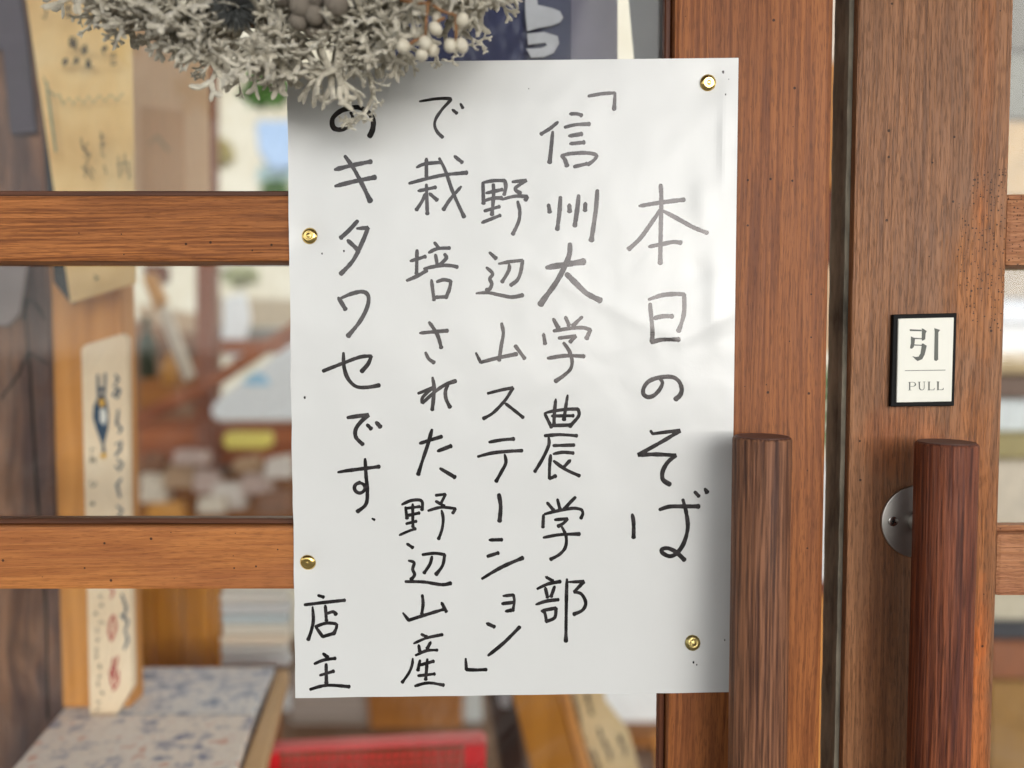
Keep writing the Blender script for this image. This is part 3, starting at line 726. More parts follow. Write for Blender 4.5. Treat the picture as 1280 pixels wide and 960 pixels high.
# leaves that stick out where the photo shows them: root x, y, distance, direction, length
for x, y, Y, ang, ln, tilt, roll, mi in [
        (268, 62, -0.052, 78, 88, 0, 20, 1), (258, 66, -0.040, 88, 50, 0, 60, 4), (240, 55, -0.035, 100, 44, 5, 0, 2), (312, 50, -0.058, 84, 70, 0, 10, 7), (300, 80, -0.045, 100, 46, 5, 70, 9),
        (122, 8, -0.050, 84, 52, 5, 30, 5), (108, 0, -0.045, 92, 46, 0, -30, 6), (140, 20, -0.050, 75, 46, 0, 20, 3), (172, 30, -0.045, 95, 54, 0, 40, 8), (205, 30, -0.045, 92, 52, 0, 40, 10),
        (418, 72, -0.046, 98, 64, 5, 10, 11), (430, 66, -0.052, 78, 50, 5, 30, 12), (395, 78, -0.040, 60, 44, 0, 30, 0), (500, 52, -0.045, 82, 50, 0, 30, 13), (575, 48, -0.045, 84, 46, 5, -20, 14),
        (568, 60, -0.040, 60, 40, 5, 0, 15), (600, 0, -0.042, 70, 52, 5, 10, 2), (590, 50, -0.040, 25, 36, 5, 0, 5), (612, -12, -0.042, 40, 50, 0, 30, 9), (548, 60, -0.036, 88, 30, 0, 0, 3),
        (400, 60, -0.056, 80, 84, 0, 10, 16), (425, 60, -0.058, 95, 78, 0, -20, 17), (440, 66, -0.056, 70, 60, 0, 20, 18), (330, 70, -0.050, 95, 60, 0, 0, 19), (375, 66, -0.05, 110, 66, 0, 0, 20),
        (350, 78, -0.050, 120, 48, 5, 0, 6), (366, 80, -0.045, 95, 30, 5, 40, 1)]:
    put_leaf(x, y, Y, ang, ln, tilt, roll, mi); cnt += 1
# a long stem that arcs down over the sheet and carries small curled leaves
SP = [(385, 44), (412, 47), (438, 58), (455, 78), (464, 100), (467, 120), (460, 134), (452, 143)]
b = bmesh.new(); tube(b, [W(x, y, -0.058 + 0.003 * i) for i, (x, y) in enumerate(SP)], [0.0019] * 5 + [0.0017, .0014, .0009], n=8)
st = mesh('curved_stem', b, M['leaf'], wr, smooth=True)
for i, (x, y) in enumerate(SP[1:]):
    for sgn in (-1, 1):
        q = SP[i]; d = math.degrees(math.atan2(y - q[1], x - q[0]))
        put_leaf(x, y, -0.058 + 0.003 * i, d + sgn * rl.uniform(8, 30), rl.uniform(26, 40), rl.uniform(-5, 20), rl.uniform(-60, 60)); cnt += 1
# small curly tufts massed over the ring: uncountable
b = bmesh.new()
for i in range(330):
    a = rl.uniform(-52, 54); r = rl.uniform(300, 396); x, y = ringpt(a, r)
    if not free(x, y, m=-2): continue
    q = max(0, 1 - ((r - 345) / 62) ** 2); p = W(x, y, WY - 0.002 - 0.020 * q)
    d = Vector((rl.uniform(-1, 1), rl.uniform(-1.2, .1), rl.uniform(-1, 1))).normalized(); e = d.cross(Vector((0, 1, .2))).normalized()
    ln = rl.uniform(.009, .017); c0 = rl.uniform(-1.5, 2.5)
    tube(b, [p + d * ln * u + e * ln * c0 * u * u * .5 for u in (0, .25, .5, .75, .92, 1)], [.0009, .0013, .0014, .0014, .0011, .0005], n=6, flat=.5)
setp(mesh('curly_tufts', b, M['leaf'], wr, smooth=True), kind='stuff')
# seed balls
def ball_mesh(nm, r, mat, sx=1, sz=1, seg=3):
    b = bmesh.new(); bmesh.ops.create_icosphere(b, subdivisions=seg, radius=r); bmesh.ops.scale(b, verts=b.verts, vec=(sx, sx, sz))
    if nm == 'berry':
        for v in b.verts:
            a = math.atan2(v.co.y, v.co.x); g = max(0, math.cos(a * 3)) ** 12; v.co *= 1 - 0.05 * g
    else:
        for v in b.verts: v.co *= 1 + 0.03 * noise.noise(v.co * 200)
    me = bpy.data.meshes.new(nm); b.to_mesh(me); b.free(); me.shade_smooth(); me.materials.append(mat); return me
BM = ball_mesh('seed_ball', 1.0, M['ball'])
for x, y, r, Y in [(375, 8, 12, -.066), (393, 19, 11, -.064), (373, 26, 10.5, -.062), (396, -1, 11, -.060), (420, 4, 14, -.066), (411, 31, 10, -.056), (354, -2, 10, -.060), (391, 37, 9.5, -.055),
                   (404, -16, 12, -.060), (380, -14, 11, -.064), (434, -10, 12, -.058)]:
    o = bpy.data.objects.new('seed_ball', BM); COL.objects.link(o); o.parent = wr
    o.location = W(x, y, Y - .010) - wc; o.scale = [r * SW] * 3; o.rotation_euler = (x, y, r)
BB = ball_mesh('berry', 1.0, M['berry'], 0.93, 1.1)
tips = [(504, 58, 8.5, -.062, 60), (531, 54, 7.8, -.066, 10), (527, 69, 7.6, -.063, 80), (541, 63, 6.8, -.060, 20), (544, 36, 7.8, -.062, 50), (578, 25, 7.6, -.062, 30),
        (562.5, 57, 7.6, -.066, 0), (577, 57, 8, -.065, 0), (572, 33, 6.5, -.056, 0), (546, 22, 6, -.055, 20)]
for x, y, r, Y, rot in tips:
    o = bpy.data.objects.new('berry', BB); COL.objects.link(o); o.parent = wr
    o.location = W(x, y, Y - .012) - wc; o.scale = [r * SW] * 3; o.rotation_euler = (0.3, R(rot), x)
b = bmesh.new()
for path in [[(536, 2), (533, 20), (532, 44)], [(538, 4), (552, 14), (566, 18), (576, 22)], [(570, 20), (570, 34), (570, 56)], [(556, 22), (548, 26), (544, 34)],
             [(520, 50), (514, 54), (508, 57)], [(532, 44), (522, 50), (518, 52)], [(538, 58), (534, 64), (528, 66)], [(500, 0), (520, 4), (540, 4)]]:
    tube(b, [W(x, y, -0.073) for x, y in path], [0.0010, 0.0009, 0.0008, .0007][:len(path)], n=7)
mesh('berry_twigs', b, M['twig'], wr, smooth=True)
# thistle head
tc = W(294, 8, -0.068)
b = bmesh.new(); bmesh.ops.create_icosphere(b, subdivisions=2, radius=0.0075); bmesh.ops.translate(b, verts=b.verts, vec=tc)
th = mesh('thistle_head', b, M['thistle_in'], wr, smooth=True)
b = bmesh.new()
for i in range(420):
    z = 1 - 2 * (i + .5) / 420; ph = i * 2.39996; d = Vector((math.sqrt(1 - z * z) * math.cos(ph), z, math.sqrt(1 - z * z) * math.sin(ph)))
    if d.y > .35: continue
    d = (d + Vector((rl.uniform(-.15, .15), 0, rl.uniform(-.15, .15)))).normalized(); ln = rl.uniform(.0125, .0155)
    tube(b, [tc + d * .006, tc + d * ln * .75, tc + d * ln], [.0006, .00045, .0001], n=4)
setp(mesh('thistle_spines', b, M['thistle'], th), kind='stuff')

# ------------------------------------------------------------------ inside, near the glass
M['slab'] = wood('dark cracked old plank', (0.09, 0.042, 0.024), (0.42, 0.21, 0.12), 'Z', ring=60, contrast=0.6, fine=300, tint=(0.06, 0.034, 0.038), tint_scale=14, tint_amt=0.8, warp=0.05, bstr=.8, bdist=.002, rough=.5)
M['post'] = wood('orange cedar post', (0.50, 0.20, 0.045), (0.76, 0.35, 0.10), 'Z', ring=70, contrast=0.5, fine=300, warp=.02, rough=.5)
M['postside'] = M['post']
M['scroll'] = mottled('yellow handmade paper', [(0.80, 0.50, 0.20), (0.92, 0.63, 0.29), (0.95, 0.72, 0.40)], 9, 0.7)
M['poster'] = mottled('tan paper', [(0.82, 0.55, 0.33), (0.90, 0.66, 0.43)], 6, 0.7)
M['poster2'] = plain('orange tan printed block', (0.72, 0.45, 0.25), 0.7, 0.05, 10)
M['board'] = mottled('cream painted board', [(0.84, 0.64, 0.44), (0.92, 0.75, 0.56)], 12, 0.6)
M['blueink'] = plain('faded blue print', (0.03, 0.07, 0.13), 0.7, 0.2, 60)
M['blackink'] = plain('black brush print', (0.02, 0.018, 0.02), 0.7, 0.2, 60)
M['redink'] = plain('red print', (0.45, 0.05, 0.05), 0.7, 0.2, 60)
M['goldink'] = plain('yellow print', (0.72, 0.40, 0.06), 0.7, 0.1, 60)
M['greenink'] = plain('grey green brush line', (0.20, 0.26, 0.18), 0.7, 0.2, 60)
M['white0'] = plain('white print', (0.80, 0.78, 0.74), .6, .03, 5)
M['whitecloth'] = plain('white lettering', (0.52, 0.52, 0.58), 0.8, 0.08, 60)
M['navy'] = plain('navy blue cloth', (0.042, 0.046, 0.11), 0.85, 0.15, 25, bstr=.2)
M['slate'] = plain('greyish blue cloth', (0.24, 0.27, 0.30), 0.85, 0.15, 20)
M['mauve'] = plain('mauve grey cloth', (0.20, 0.18, 0.27), 0.85, 0.12, 20)

def strokes(name, paths, Y, w, mat, parent, dy=0.0006):
    """painted strokes on a surface at depth Y; w in pixels"""
    b = bmesh.new()
    for i, p in enumerate(paths):
        n = len(p)
        L, Rr = [], []
        for k in range(n):
            a = p[max(k - 1, 0)]; c = p[min(k + 1, n - 1)]; d = Vector((c[0] - a[0], c[1] - a[1])); d.normalize()
            q = Vector((-d.y, d.x)) * w / 2 * (1.0 if 0 < k < n - 1 else 0.7)
            yy = Y - dy - i * 2e-5
            L.append(b.verts.new(W(p[k][0] + q.x, p[k][1] + q.y, yy))); Rr.append(b.verts.new(W(p[k][0] - q.x, p[k][1] - q.y, yy)))
        for k in range(n - 1): b.faces.new((L[k], L[k + 1], Rr[k + 1], Rr[k]))
    return mesh(name, b, mat, parent)
def scribble(rnd, cx, cy, w, h, n=5):
    out = []
    for _ in range(n):
        if rnd.random() < .5:
            y = cy + rnd.uniform(-h / 2, h / 2); out.append([(cx - w / 2 * rnd.uniform(.5, 1), y + 1), (cx, y), (cx + w / 2 * rnd.uniform(.5, 1), y - 1)])
        else:
            x = cx + rnd.uniform(-w / 2, w / 2); out.append([(x, cy - h / 2 * rnd.uniform(.4, 1)), (x + rnd.uniform(-2, 2), cy), (x + rnd.uniform(-3, 3), cy + h / 2 * rnd.uniform(.4, 1))])
    return out
rs = random.Random(5)

# dark slab of old timber, leaning just inside the glass
sl_ = pxp('timber_slab', [(-240, -60), (40, -60), (62, 330), (68, 640), (84, 800), (88, 900), (40, 965), (20, 1010), (-240, 1010)], 0.355, 0.02, M['slab'], bev=0.003)
setp(sl_, 'dark cracked timber slab inside the door at the far left', 'timber slab')
ck = strokes('crack', [[(28, 345), (38, 470), (45, 600), (58, 760), (60, 900)], [(0, 500), (22, 470), (35, 440), (60, 455)], [(28, 400), (36, 372), (48, 384), (56, 400)]], 0.355, 3.2, M['black'], sl_)
cl = pxp('grey_cloth', [(-60, 318), (36, 318), (24, 392), (8, 408), (-60, 404)], 0.345, 0.006, plain('grey mauve cloth', (0.30, 0.25, 0.25), .8, .1, 12), bev=.002)
setp(cl, 'pale grey cloth corner hanging against the dark timber slab', 'cloth')
cl = pxp('purple_cloth', [(-60, -40), (20, -40), (34, 60), (44, 165), (12, 168), (2, 60), (-60, 60)], 0.345, 0.006, plain('purple grey cloth', (0.105, 0.085, 0.11), .8, .2, 12), bev=.002)
setp(cl, 'purple grey cloth behind the glass at the top left', 'cloth')

# cedar post with the long painted board and the hanging paper
po = empty('cedar_post', W(110, 900, 0.34), 'orange cedar post behind the long painted board', 'post')
x0 = W(66, 480, 0.34).x; x1 = W(153, 480, 0.34).x
mesh('post_face', box_bm((x0, 0.34, 1.092), (x1, 0.374, 2.2), 0.004, seg=2), M['post'], po)
bd = empty('painted_board', W(130, 900, 0.325), 'long cream board with a small blue bird and blue writing on the cedar post', 'signboard')
sb = pxp('board', [(101, 437), (106, 431), (152, 417), (158, 422), (160, 640), (165, 860), (140, 903), (112, 905), (106, 640)], 0.325, 0.012, M['board'], bd, bev=.0015, seg=2)
strokes('blue_lettering', [[(144, 468), (148, 474), (144, 480)], [(142, 482), (150, 488), (146, 498), (141, 494), (148, 486)], [(148, 512), (146, 530), (152, 536), (148, 542)], [(144, 556), (152, 552), (150, 562), (144, 570)],
    [(147, 574), (153, 580), (149, 588), (144, 582)], [(152, 598), (146, 606), (150, 622)], [(146, 632), (153, 638), (148, 645), (155, 650)], [(152, 742), (158, 760), (154, 775)], [(150, 768), (160, 776), (156, 790)], [(157, 790), (160, 800), (155, 812)]], 0.325, 3.6, M['blueink'], bd)
def patchp(name, polys, Y, mat, parent, dy):
    b = bmesh.new()
    for i, p in enumerate(polys): b.faces.new([b.verts.new(W(x, y, Y - dy - i * 3e-5)) for x, y in p])
    return mesh(name, b, mat, parent)
patchp('blue_bird', [[(121, 498), (124, 492), (131, 494), (134, 504), (136, 520), (135, 536), (131, 552), (129, 562), (126, 552), (120, 536), (116, 522), (117, 508)],
    [(121, 468), (124, 468), (125, 494), (121, 494)], [(130, 466), (133, 467), (132, 494), (129, 494)], [(122, 484), (132, 484), (132, 489), (122, 489)], [(127, 558), (131, 558), (132, 566), (128, 566)]], 0.325, M['blueink'], bd, 0.0005)
patchp('white_belly', [[(125, 512), (131, 510), (134, 522), (130, 532), (125, 526)]], 0.325, M['white0'], bd, 0.0010)
patchp('yellow_patch', [[(123, 500), (127, 497), (131, 501), (130, 508), (125, 509)], [(124, 571), (129, 565), (134, 568), (131, 574)]], 0.325, M['goldink'], bd, 0.0015)
strokes('small_lettering', [[(113, 560), (119, 562)], [(114, 560), (114, 575)]] + sum([scribble(rs, 116, y, 6, 9, 4) for y in (576, 604, 630)], []) + sum([scribble(rs, 120 + rs.uniform(-2, 7), y, 5, 7, 2) for y in range(745, 895, 11)], []), 0.325, 1.3, M['blackink'], bd)
strokes('red_lettering', [[(136, 732), (142, 740), (138, 748)], [(142, 768), (138, 776), (136, 790), (139, 802)], [(143, 770), (145, 784), (140, 800)], [(142, 822), (140, 836), (145, 850)], [(147, 820), (143, 840), (138, 848)], [(137, 838), (140, 856), (144, 862)], [(148, 838), (147, 854), (141, 864)]], 0.325, 3.2, M['redink'], bd)

def curlpaper(name, pts, Y, mat, parent, amp, rows=24, cols=14, th=0.0008):
    """four corner outline TL TR BR BL in pixels, gently waved, with thickness"""
    b = bmesh.new(); g = []
    for j in range(rows + 1):
        v = j / rows; r = []
        for i in range(cols + 1):
            u = i / cols
            x = (pts[0][0] * (1 - v) + pts[3][0] * v) * (1 - u) + (pts[1][0] * (1 - v) + pts[2][0] * v) * u
            y = (pts[0][1] * (1 - v) + pts[3][1] * v) * (1 - u) + (pts[1][1] * (1 - v) + pts[2][1] * v) * u
            r.append(b.verts.new(W(x, y, Y - amp * (0.5 + 0.5 * noise.noise(Vector((u * 2, v * 3, 1)))) - amp * 2 * max(0, v - .8) ** 1.5)))
        g.append(r)
    for j in range(rows):
        for i in range(cols): b.faces.new((g[j][i], g[j + 1][i], g[j + 1][i + 1], g[j][i + 1]))
    r = bmesh.ops.extrude_face_region(b, geom=b.faces[:])
    bmesh.ops.translate(b, verts=[e for e in r['geom'] if isinstance(e, bmesh.types.BMVert)], vec=(0, th, 0))
    bmesh.ops.recalc_face_normals(b, faces=b.faces)
    return mesh(name, b, mat, parent, smooth=False)
sc_ = empty('hanging_paper', W(100, 380, 0.30), 'yellow handmade paper with brush writing hanging in front of the cedar post', 'paper scroll')
curlpaper('sheet', [(24, -60), (163, -60), (170, 354), (88, 379)], 0.305, M['scroll'], sc_, 0.006)
strokes('brush_writing', [[(55, 5), (58, 16), (56, 24), (52, 20)], [(68, 0), (69, 12)]] + scribble(rs, 84, 12, 12, 22, 7) + scribble(rs, 92, 55, 9, 20, 6) + sum([scribble(rs, x, y, 9, 14, 6) for x, y in ((82, 78), (95, 76), (92, 52), (106, 62), (112, 80), (131, 62), (142, 74))], [])
        + [[(101, 172), (103, 184), (110, 190)], [(110, 178), (104, 186), (112, 196)], [(104, 196), (113, 192), (108, 204)], [(102, 208), (110, 214), (116, 224)], [(108, 204), (106, 222)], [(112, 208), (118, 216)]]
        + [[(126, 164), (128, 178), (127, 190)], [(124, 172), (131, 170)], [(125, 182), (132, 180)], [(126, 192), (131, 196)], [(130, 206), (133, 218)], [(148, 194), (150, 222)], [(156, 192), (155, 216)], [(160, 204), (162, 224)], [(146, 206), (162, 202)], [(118, 343), (122, 350)], [(117, 350), (124, 346)]], 0.288, 1.8, M['blackink'], sc_)
zz = [(54, 95), (60, 112), (68, 120), (74, 118), (79, 131), (86, 122), (92, 131), (98, 121), (104, 130), (111, 120), (117, 129), (124, 119), (131, 127), (138, 118), (146, 126), (154, 116)]
strokes('green_line', [zz], 0.288, 1.6, M['greenink'], sc_, .0004)
strokes('green_tail', [[(58, 102), (63, 140), (70, 190)]], 0.288, 3.2, M['greenink'], sc_, .0008)
db = pxp('dark_edge_board', [(38, -40), (60, -40), (94, 376), (88, 380), (66, 352)], 0.332, 0.006, M['blackink'], bev=.001)
setp(db, 'narrow black edged board showing behind the left edge of the yellow paper', 'board')
pr = empty('tan_poster', W(210, 238, 0.7), 'tan poster with an orange block behind the yellow paper', 'poster')
pxp('sheet', [(150, -80), (259, -80), (262, 300), (150, 300)], 0.70, 0.003, M['poster'], pr)
pxp('printed_block', [(176, 132), (229, 139), (231, 300), (176, 300)], 0.6985, 0.001, M['poster2'], pr)
strokes('print_lines', [[(188, 66), (210, 66)], [(190, 72), (206, 72)], [(186, 180), (196, 170), (204, 180), (212, 190)]], 0.698, 2.2, M['greenink'], pr)

# navy shop curtain with a white character, pale gap and slate panel
cu = empty('shop_curtain', W(650, 70, 0.12), 'navy shop curtain with a white brush character above the notice', 'curtain')
def clothp(name, x0, x1, y0, y1, Y, mat, amp, par):
    b = bmesh.new(); g = []
    for j in range(13):
        r = []
        for i in range(25):
            x = x0 + (x1 - x0) * i / 24; y = y0 + (y1 - y0) * j / 12
            r.append(b.verts.new(W(x, y, Y + amp * math.sin(x / 23.0) * math.sin(x / 57.0 + 1))))
        g.append(r)
    for j in range(12):
        for i in range(24): b.faces.new((g[j][i], g[j + 1][i], g[j + 1][i + 1], g[j][i + 1]))
    r = bmesh.ops.extrude_face_region(b, geom=b.faces[:])
    bmesh.ops.translate(b, verts=[e for e in r['geom'] if isinstance(e, bmesh.types.BMVert)], vec=(0, .0015, 0))
    bmesh.ops.recalc_face_normals(b, faces=b.faces)
    return mesh(name, b, mat, par, smooth=False)
clothp('navy_cloth', 440, 714, -90, 150, 0.12, M['navy'], 0.003, cu)
clothp('mauve_cloth', 708, 772, -90, 150, 0.127, M['mauve'], 0.002, cu)
for i, g in enumerate([[(654, -60), (668, -60), (672, 6), (690, 10), (700, 14), (704, 22), (700, 28), (690, 32), (672, 35), (659, 39), (657, 20)],
          [(659, 42), (680, 40), (697, 45), (699, 54), (692, 66), (680, 71), (664, 72), (658, 61), (676, 60), (684, 57), (682, 53), (660, 56)]]):
    strokes_b = prism_bm([W(x, y, 0.1145 - i * .0002) for x, y in g], 0.0006)
    mesh('white_character', strokes_b, M['whitecloth'], cu)
cu2 = empty('slate_curtain', W(815, 70, 0.12), 'greyish blue curtain panel beside the door upright', 'curtain')
b = prism_bm([W(x, y, 0.125) for x, y in ((778, -90), (880, -90), (880, 150), (800, 150))], 0.002); mesh('cloth', b, M['slate'], cu2)

# ------------------------------------------------------------------ the room further in
M['darkwood'] = wood('dark red brown joinery', (0.14, 0.040, 0.018), (0.28, 0.085, 0.036), 'Z', ring=40, fine=200)
M['darkwoodx'] = wood('red brown rail', (0.22, 0.055, 0.018), (0.44, 0.135, 0.045), 'X', ring=40, fine=200)
M['amber'] = wood('amber plank', (0.38, 0.14, 0.010), (0.62, 0.26, 0.03), 'Z', ring=30, fine=150, contrast=.5)
M['walnut'] = wood('dark brown plank', (0.20, 0.065, 0.008), (0.36, 0.125, 0.016), 'X', ring=30, fine=150, contrast=.5)
M['creamwall'] = mottled('cream plaster', [(0.62, 0.55, 0.42), (0.74, 0.69, 0.58)], 2.0)
M['white'] = plain('white painted panel', (0.85, 0.86, 0.87), .5, .03, 5)
M['paleblue'] = plain('pale blue paint', (0.36, 0.62, 0.82), .6, .1, 5)
M['yellow'] = plain('yellow paint', (0.78, 0.64, 0.13), .5, .08, 12)
M['foliage'] = mottled('leafy green', [(0.03, 0.09, 0.015), (0.10, 0.24, 0.05), (0.22, 0.36, 0.10)], 20)
M['quilt'] = mottled('mottled patchwork cloth', [(0.24, 0.24, 0.34), (0.55, 0.50, 0.52), (0.82, 0.70, 0.62), (0.80, 0.72, 0.67), (0.70, 0.42, 0.34)], 48, .9, detail=3)
M['quilt2'] = mottled('blue grey patchwork cloth', [(0.28, 0.31, 0.42), (0.56, 0.56, 0.62), (0.82, 0.77, 0.74), (0.48, 0.47, 0.54)], 55, .9, detail=3)
M['greyplank'] = wood('grey brown plank', (0.22, 0.165, 0.135), (0.38, 0.30, 0.26), 'X', ring=20, fine=100)
M['red'] = plain('red plastic', (0.85, 0.010, 0.018), .35, .05, 20)
M['redpale'] = plain('pale red plastic rim', (0.72, 0.12, 0.12), .4, .05, 20)

def thing(name, pts, Y, depth, mat, label, cat, bev=0.004, group=None, seg=1):
    o = pxp(name, pts, Y, depth, mat, bev=bev, seg=seg); return setp(o, label, cat, group)
# far wall: low panelling, posts, and the open windows between them
lw = pxp('back_wall', [(-200, 590), (1500, 590), (1500, 1100), (-200, 1100)], 3.4, 0.10, M['creamwall']); lw['kind'] = 'structure'
thing('window_post', [(243, 60), (264, 60), (266, 600), (245, 600)], 2.2, 0.07, M['darkwood'], 'dark red brown window post behind the door glass', 'post')
thing('diagonal_rail', [(150, 526), (262, 470), (372, 398), (376, 412), (265, 486), (150, 545)], 2.0, 0.04, M['darkwoodx'], 'red brown diagonal rail crossing behind the window post', 'rail')
thing('cross_rail', [(264, 424), (420, 424), (420, 442), (264, 442)], 2.35, 0.05, M['darkwoodx'], 'red brown horizontal rail above the slanted white board', 'rail')
wb = empty('white_board', W(310, 527, 1.9), 'white board with a slanted upper edge and a pale blue patch', 'board')
pxp('panel', [(264, 512), (268, 503), (300, 478), (355, 436), (420, 395), (420, 526), (272, 526), (265, 520)], 1.9, 0.02, M['white'], wb, bev=.004)
pxp('blue_patch', [(302, 478), (318, 464), (332, 470), (338, 481), (310, 482)], 1.897, 0.002, M['paleblue'], wb)
thing('yellow_bar', [(279, 546), (283, 541), (333, 541), (337, 546), (337, 556), (332, 561), (284, 561), (279, 556)], 1.9, 0.05, M['yellow'], 'small yellow oblong box below the white board', 'box')
thing('dark_shelf', [(172, 530), (420, 530), (420, 583), (172, 583)], 2.3, 0.25, M['darkwoodx'], 'dark red brown shelf front below the white board', 'shelf')
def bottle(px, y0, y1, w, Y, mat, label, cat='bottle', lean=0.0):
    e = empty(cat.replace(' ', '_'), W(px, y1, Y), label, cat); b = bmesh.new()
    base = W(px, y1, Y); top = W(px, y0, Y); H = top.z - base.z; r = w / 2 * (Y + .513) / F
    n = 20; prof = [(0, 0), (r, 0), (r, .55), (r * .92, .62), (r * .4, .74), (r * .36, .93), (r * .42, .94), (r * .42, 1), (0, 1)]
    rings = [[b.verts.new(base + Vector((rr * math.cos(2 * math.pi * k / n) + lean * h * H, rr * math.sin(2 * math.pi * k / n), h * H))) for k in range(n)] for rr, h in prof[1:-1]]
    for A, B in zip(rings, rings[1:]):
        for k in range(n): b.faces.new((A[k], A[(k + 1) % n], B[(k + 1) % n], B[k]))
    b.faces.new(rings[0][::-1]); b.faces.new(rings[-1]); mesh('body', b, mat, e, smooth=True)
    return e
M['gbottle'] = plain('dark olive glass', (0.045, 0.06, 0.03), .2, .2, 20); M['gold'] = plain('orange glaze', (0.62, 0.27, 0.04), .4, .2, 20)
M['creamglaze'] = plain('cream glaze', (0.70, 0.60, 0.48), .4, .2, 20); M['brownglaze'] = plain('brown glaze', (0.22, 0.09, 0.04), .4, .3, 20)
bottle(185, 395, 472, 20, 1.5, M['gbottle'], 'dark olive bottle beside the cedar post')
bottle(212, 440, 480, 18, 1.45, M['gold'], 'orange jar right of the dark olive bottle', 'jar')
thing('leaning_stick', [(176, 345), (190, 340), (206, 378), (192, 388)], 1.5, 0.03, M['gold'], 'orange stick leaning beside the cedar post', 'stick')
thing('pale_stick', [(197, 392), (210, 385), (242, 470), (230, 478)], 1.6, 0.02, M['creamglaze'], 'pale stick leaning behind the orange jar', 'stick')
thing('brown_board', [(176, 330), (204, 330), (204, 352), (186, 356)], 1.8, .05, M['darkwood'], 'small dark brown panel under the upper crosspiece', 'panel')
thing('low_wall_box', [(172, 478), (262, 440), (262, 470), (172, 522)], 2.5, .05, M['walnut'], 'brown slanted panel left of the window post', 'panel')
thing('cabinet_left', [(160, 400), (245, 420), (245, 600), (160, 600)], 2.8, .3, mottled('brown clutter board', [(0.08, .035, .015), (.25, .12, .06), (.42, .26, .16)], 9), 'mottled brown cabinet behind the diagonal rail', 'cabinet')
# table covered with small wares, seen as a mottled cream and brown heap
M['wares'] = mottled('cream and brown wrapped wares', [(0.12, 0.06, 0.04), (0.38, 0.24, 0.16), (0.66, 0.52, 0.40), (0.74, 0.62, 0.50)], 8, .8, detail=3)
tb = thing('wares_table', [(150, 604), (420, 604), (420, 700), (150, 700)], 2.1, 0.6, M['walnut'], 'brown display table behind the lower crosspiece', 'table')
rr_ = random.Random(3); wares = [M['creamglaze'], M['brownglaze'], M['gold'], plain('pale wrap', (.66, .58, .52), .6, .1, 9), plain('tan wrap', (.45, .28, .16), .6, .1, 9), plain('rose wrap', (.50, .36, .31), .6, .1, 9)]
spec = [(190, 612, 30, 34, 0), (222, 596, 36, 30, 4), (206, 640, 44, 20, 2), (256, 604, 28, 26, 5), (284, 622, 38, 30, 3), (318, 604, 34, 30, 5), (342, 628, 38, 30, 1), (306, 582, 30, 18, 4), (236, 572, 40, 20, 5), (188, 578, 24, 20, 1), (346, 586, 30, 26, 3), (262, 632, 30, 22, 0)]
words = ['cream', 'brown', 'orange', 'pale', 'tan', 'rose']
for i, (x, y, w, h, c) in enumerate(spec):
    dd = [(x - w / 2, y - h / 2 + rr_.uniform(-4, 4)), (x + w / 2, y - h / 2 + rr_.uniform(-4, 4)), (x + w / 2 + 2, y + h / 2), (x - w / 2 - 2, y + h / 2)]
    pos = 'upper' if y < 600 else 'lower'
    sd_ = ['far left', 'left', 'middle', 'right', 'far right'][min(4, int((x - 175) / 36))]
    thing('wrapped_packet', dd, 2.0 - 0.008 * i, 0.06, wares[c], f'{words[c]} wrapped packet in the {pos} {sd_} of the display table', 'packet', bev=.010, group='wrapped packets on the display table', seg=2)

# beyond the open windows: a pale house front, a hedge, parked white van shapes
pw = thing('house_front', [(-600, -900), (2100, -900), (2100, 640), (-600, 640)], 9.0, 0.3, M['creamwall'], 'pale cream house front beyond the far windows', 'house', bev=0)
thing('blue_sheet', [(318, 150), (372, 150), (372, 206), (340, 214), (322, 190)], 5.2, .1, plain('pale blue cloth', (.42, .56, .80), .7, .08, 3), 'pale blue sheet hanging outside beyond the window', 'sheet', .02)
thing('aqua_sheet', [(322, 206), (364, 200), (364, 226), (318, 228)], 5.6, .1, plain('pale aqua cloth', (.55, .72, .74), .7, .08, 3), 'pale aqua sheet below the blue sheet outside', 'sheet', .02)
def bush(px, py, rx, ry, Y, label, n=260, mat=None, seed=1, leaf=.05):
    e = empty('leafy_bush', W(px, py + ry, Y), label, 'plant'); b = bmesh.new(); rn = random.Random(seed)
    for i in range(n):
        a = rn.uniform(0, 6.28); r = math.sqrt(rn.random()) * (0.8 + .3 * noise.noise(Vector((math.cos(a) * 2, math.sin(a) * 2, seed))))
        c = W(px + rx * r * math.cos(a), py + ry * r * math.sin(a), Y + rn.uniform(-.15, .15)); s = leaf * rn.uniform(.6, 1.2)
        d1 = Vector((rn.uniform(-1, 1), rn.uniform(-1, 1), rn.uniform(-1, 1))).normalized(); d2 = d1.cross(Vector((rn.uniform(-1, 1), rn.uniform(-1, 1), 1))).normalized()
        b.faces.new([b.verts.new(c + d1 * s), b.verts.new(c + d2 * s * .45), b.verts.new(c - d1 * s), b.verts.new(c - d2 * s * .45)])
    o = mesh('leaves', b, mat or M['foliage'], e); o['kind'] = 'stuff'; return e
bush(332, 112, 34, 26, 3.0, 'green bush hanging under the wreath beside the notice', seed=4)
bush(276, 192, 16, 20, 4.0, 'small yellow green plant outside beside the tan poster', 160, mottled('yellow leaf', [(.35, .26, .06), (.6, .5, .2)], 9), seed=9)
bush(300, 345, 26, 14, 4.5, 'pale green shrub beyond the window under the upper crosspiece', 160, mottled('pale leaf', [(.35, .38, .18), (.6, .6, .38)], 9), seed=12)
bush(344, 238, 22, 12, 4.4, 'small green shrub low outside beside the notice edge', 120, seed=15)
thing('white_hanging_cloth', [(278, 372), (306, 366), (312, 400), (300, 448), (284, 450), (276, 430)], 2.6, .03, M['white'], 'narrow white cloth hanging above the slanted board', 'cloth', .01)
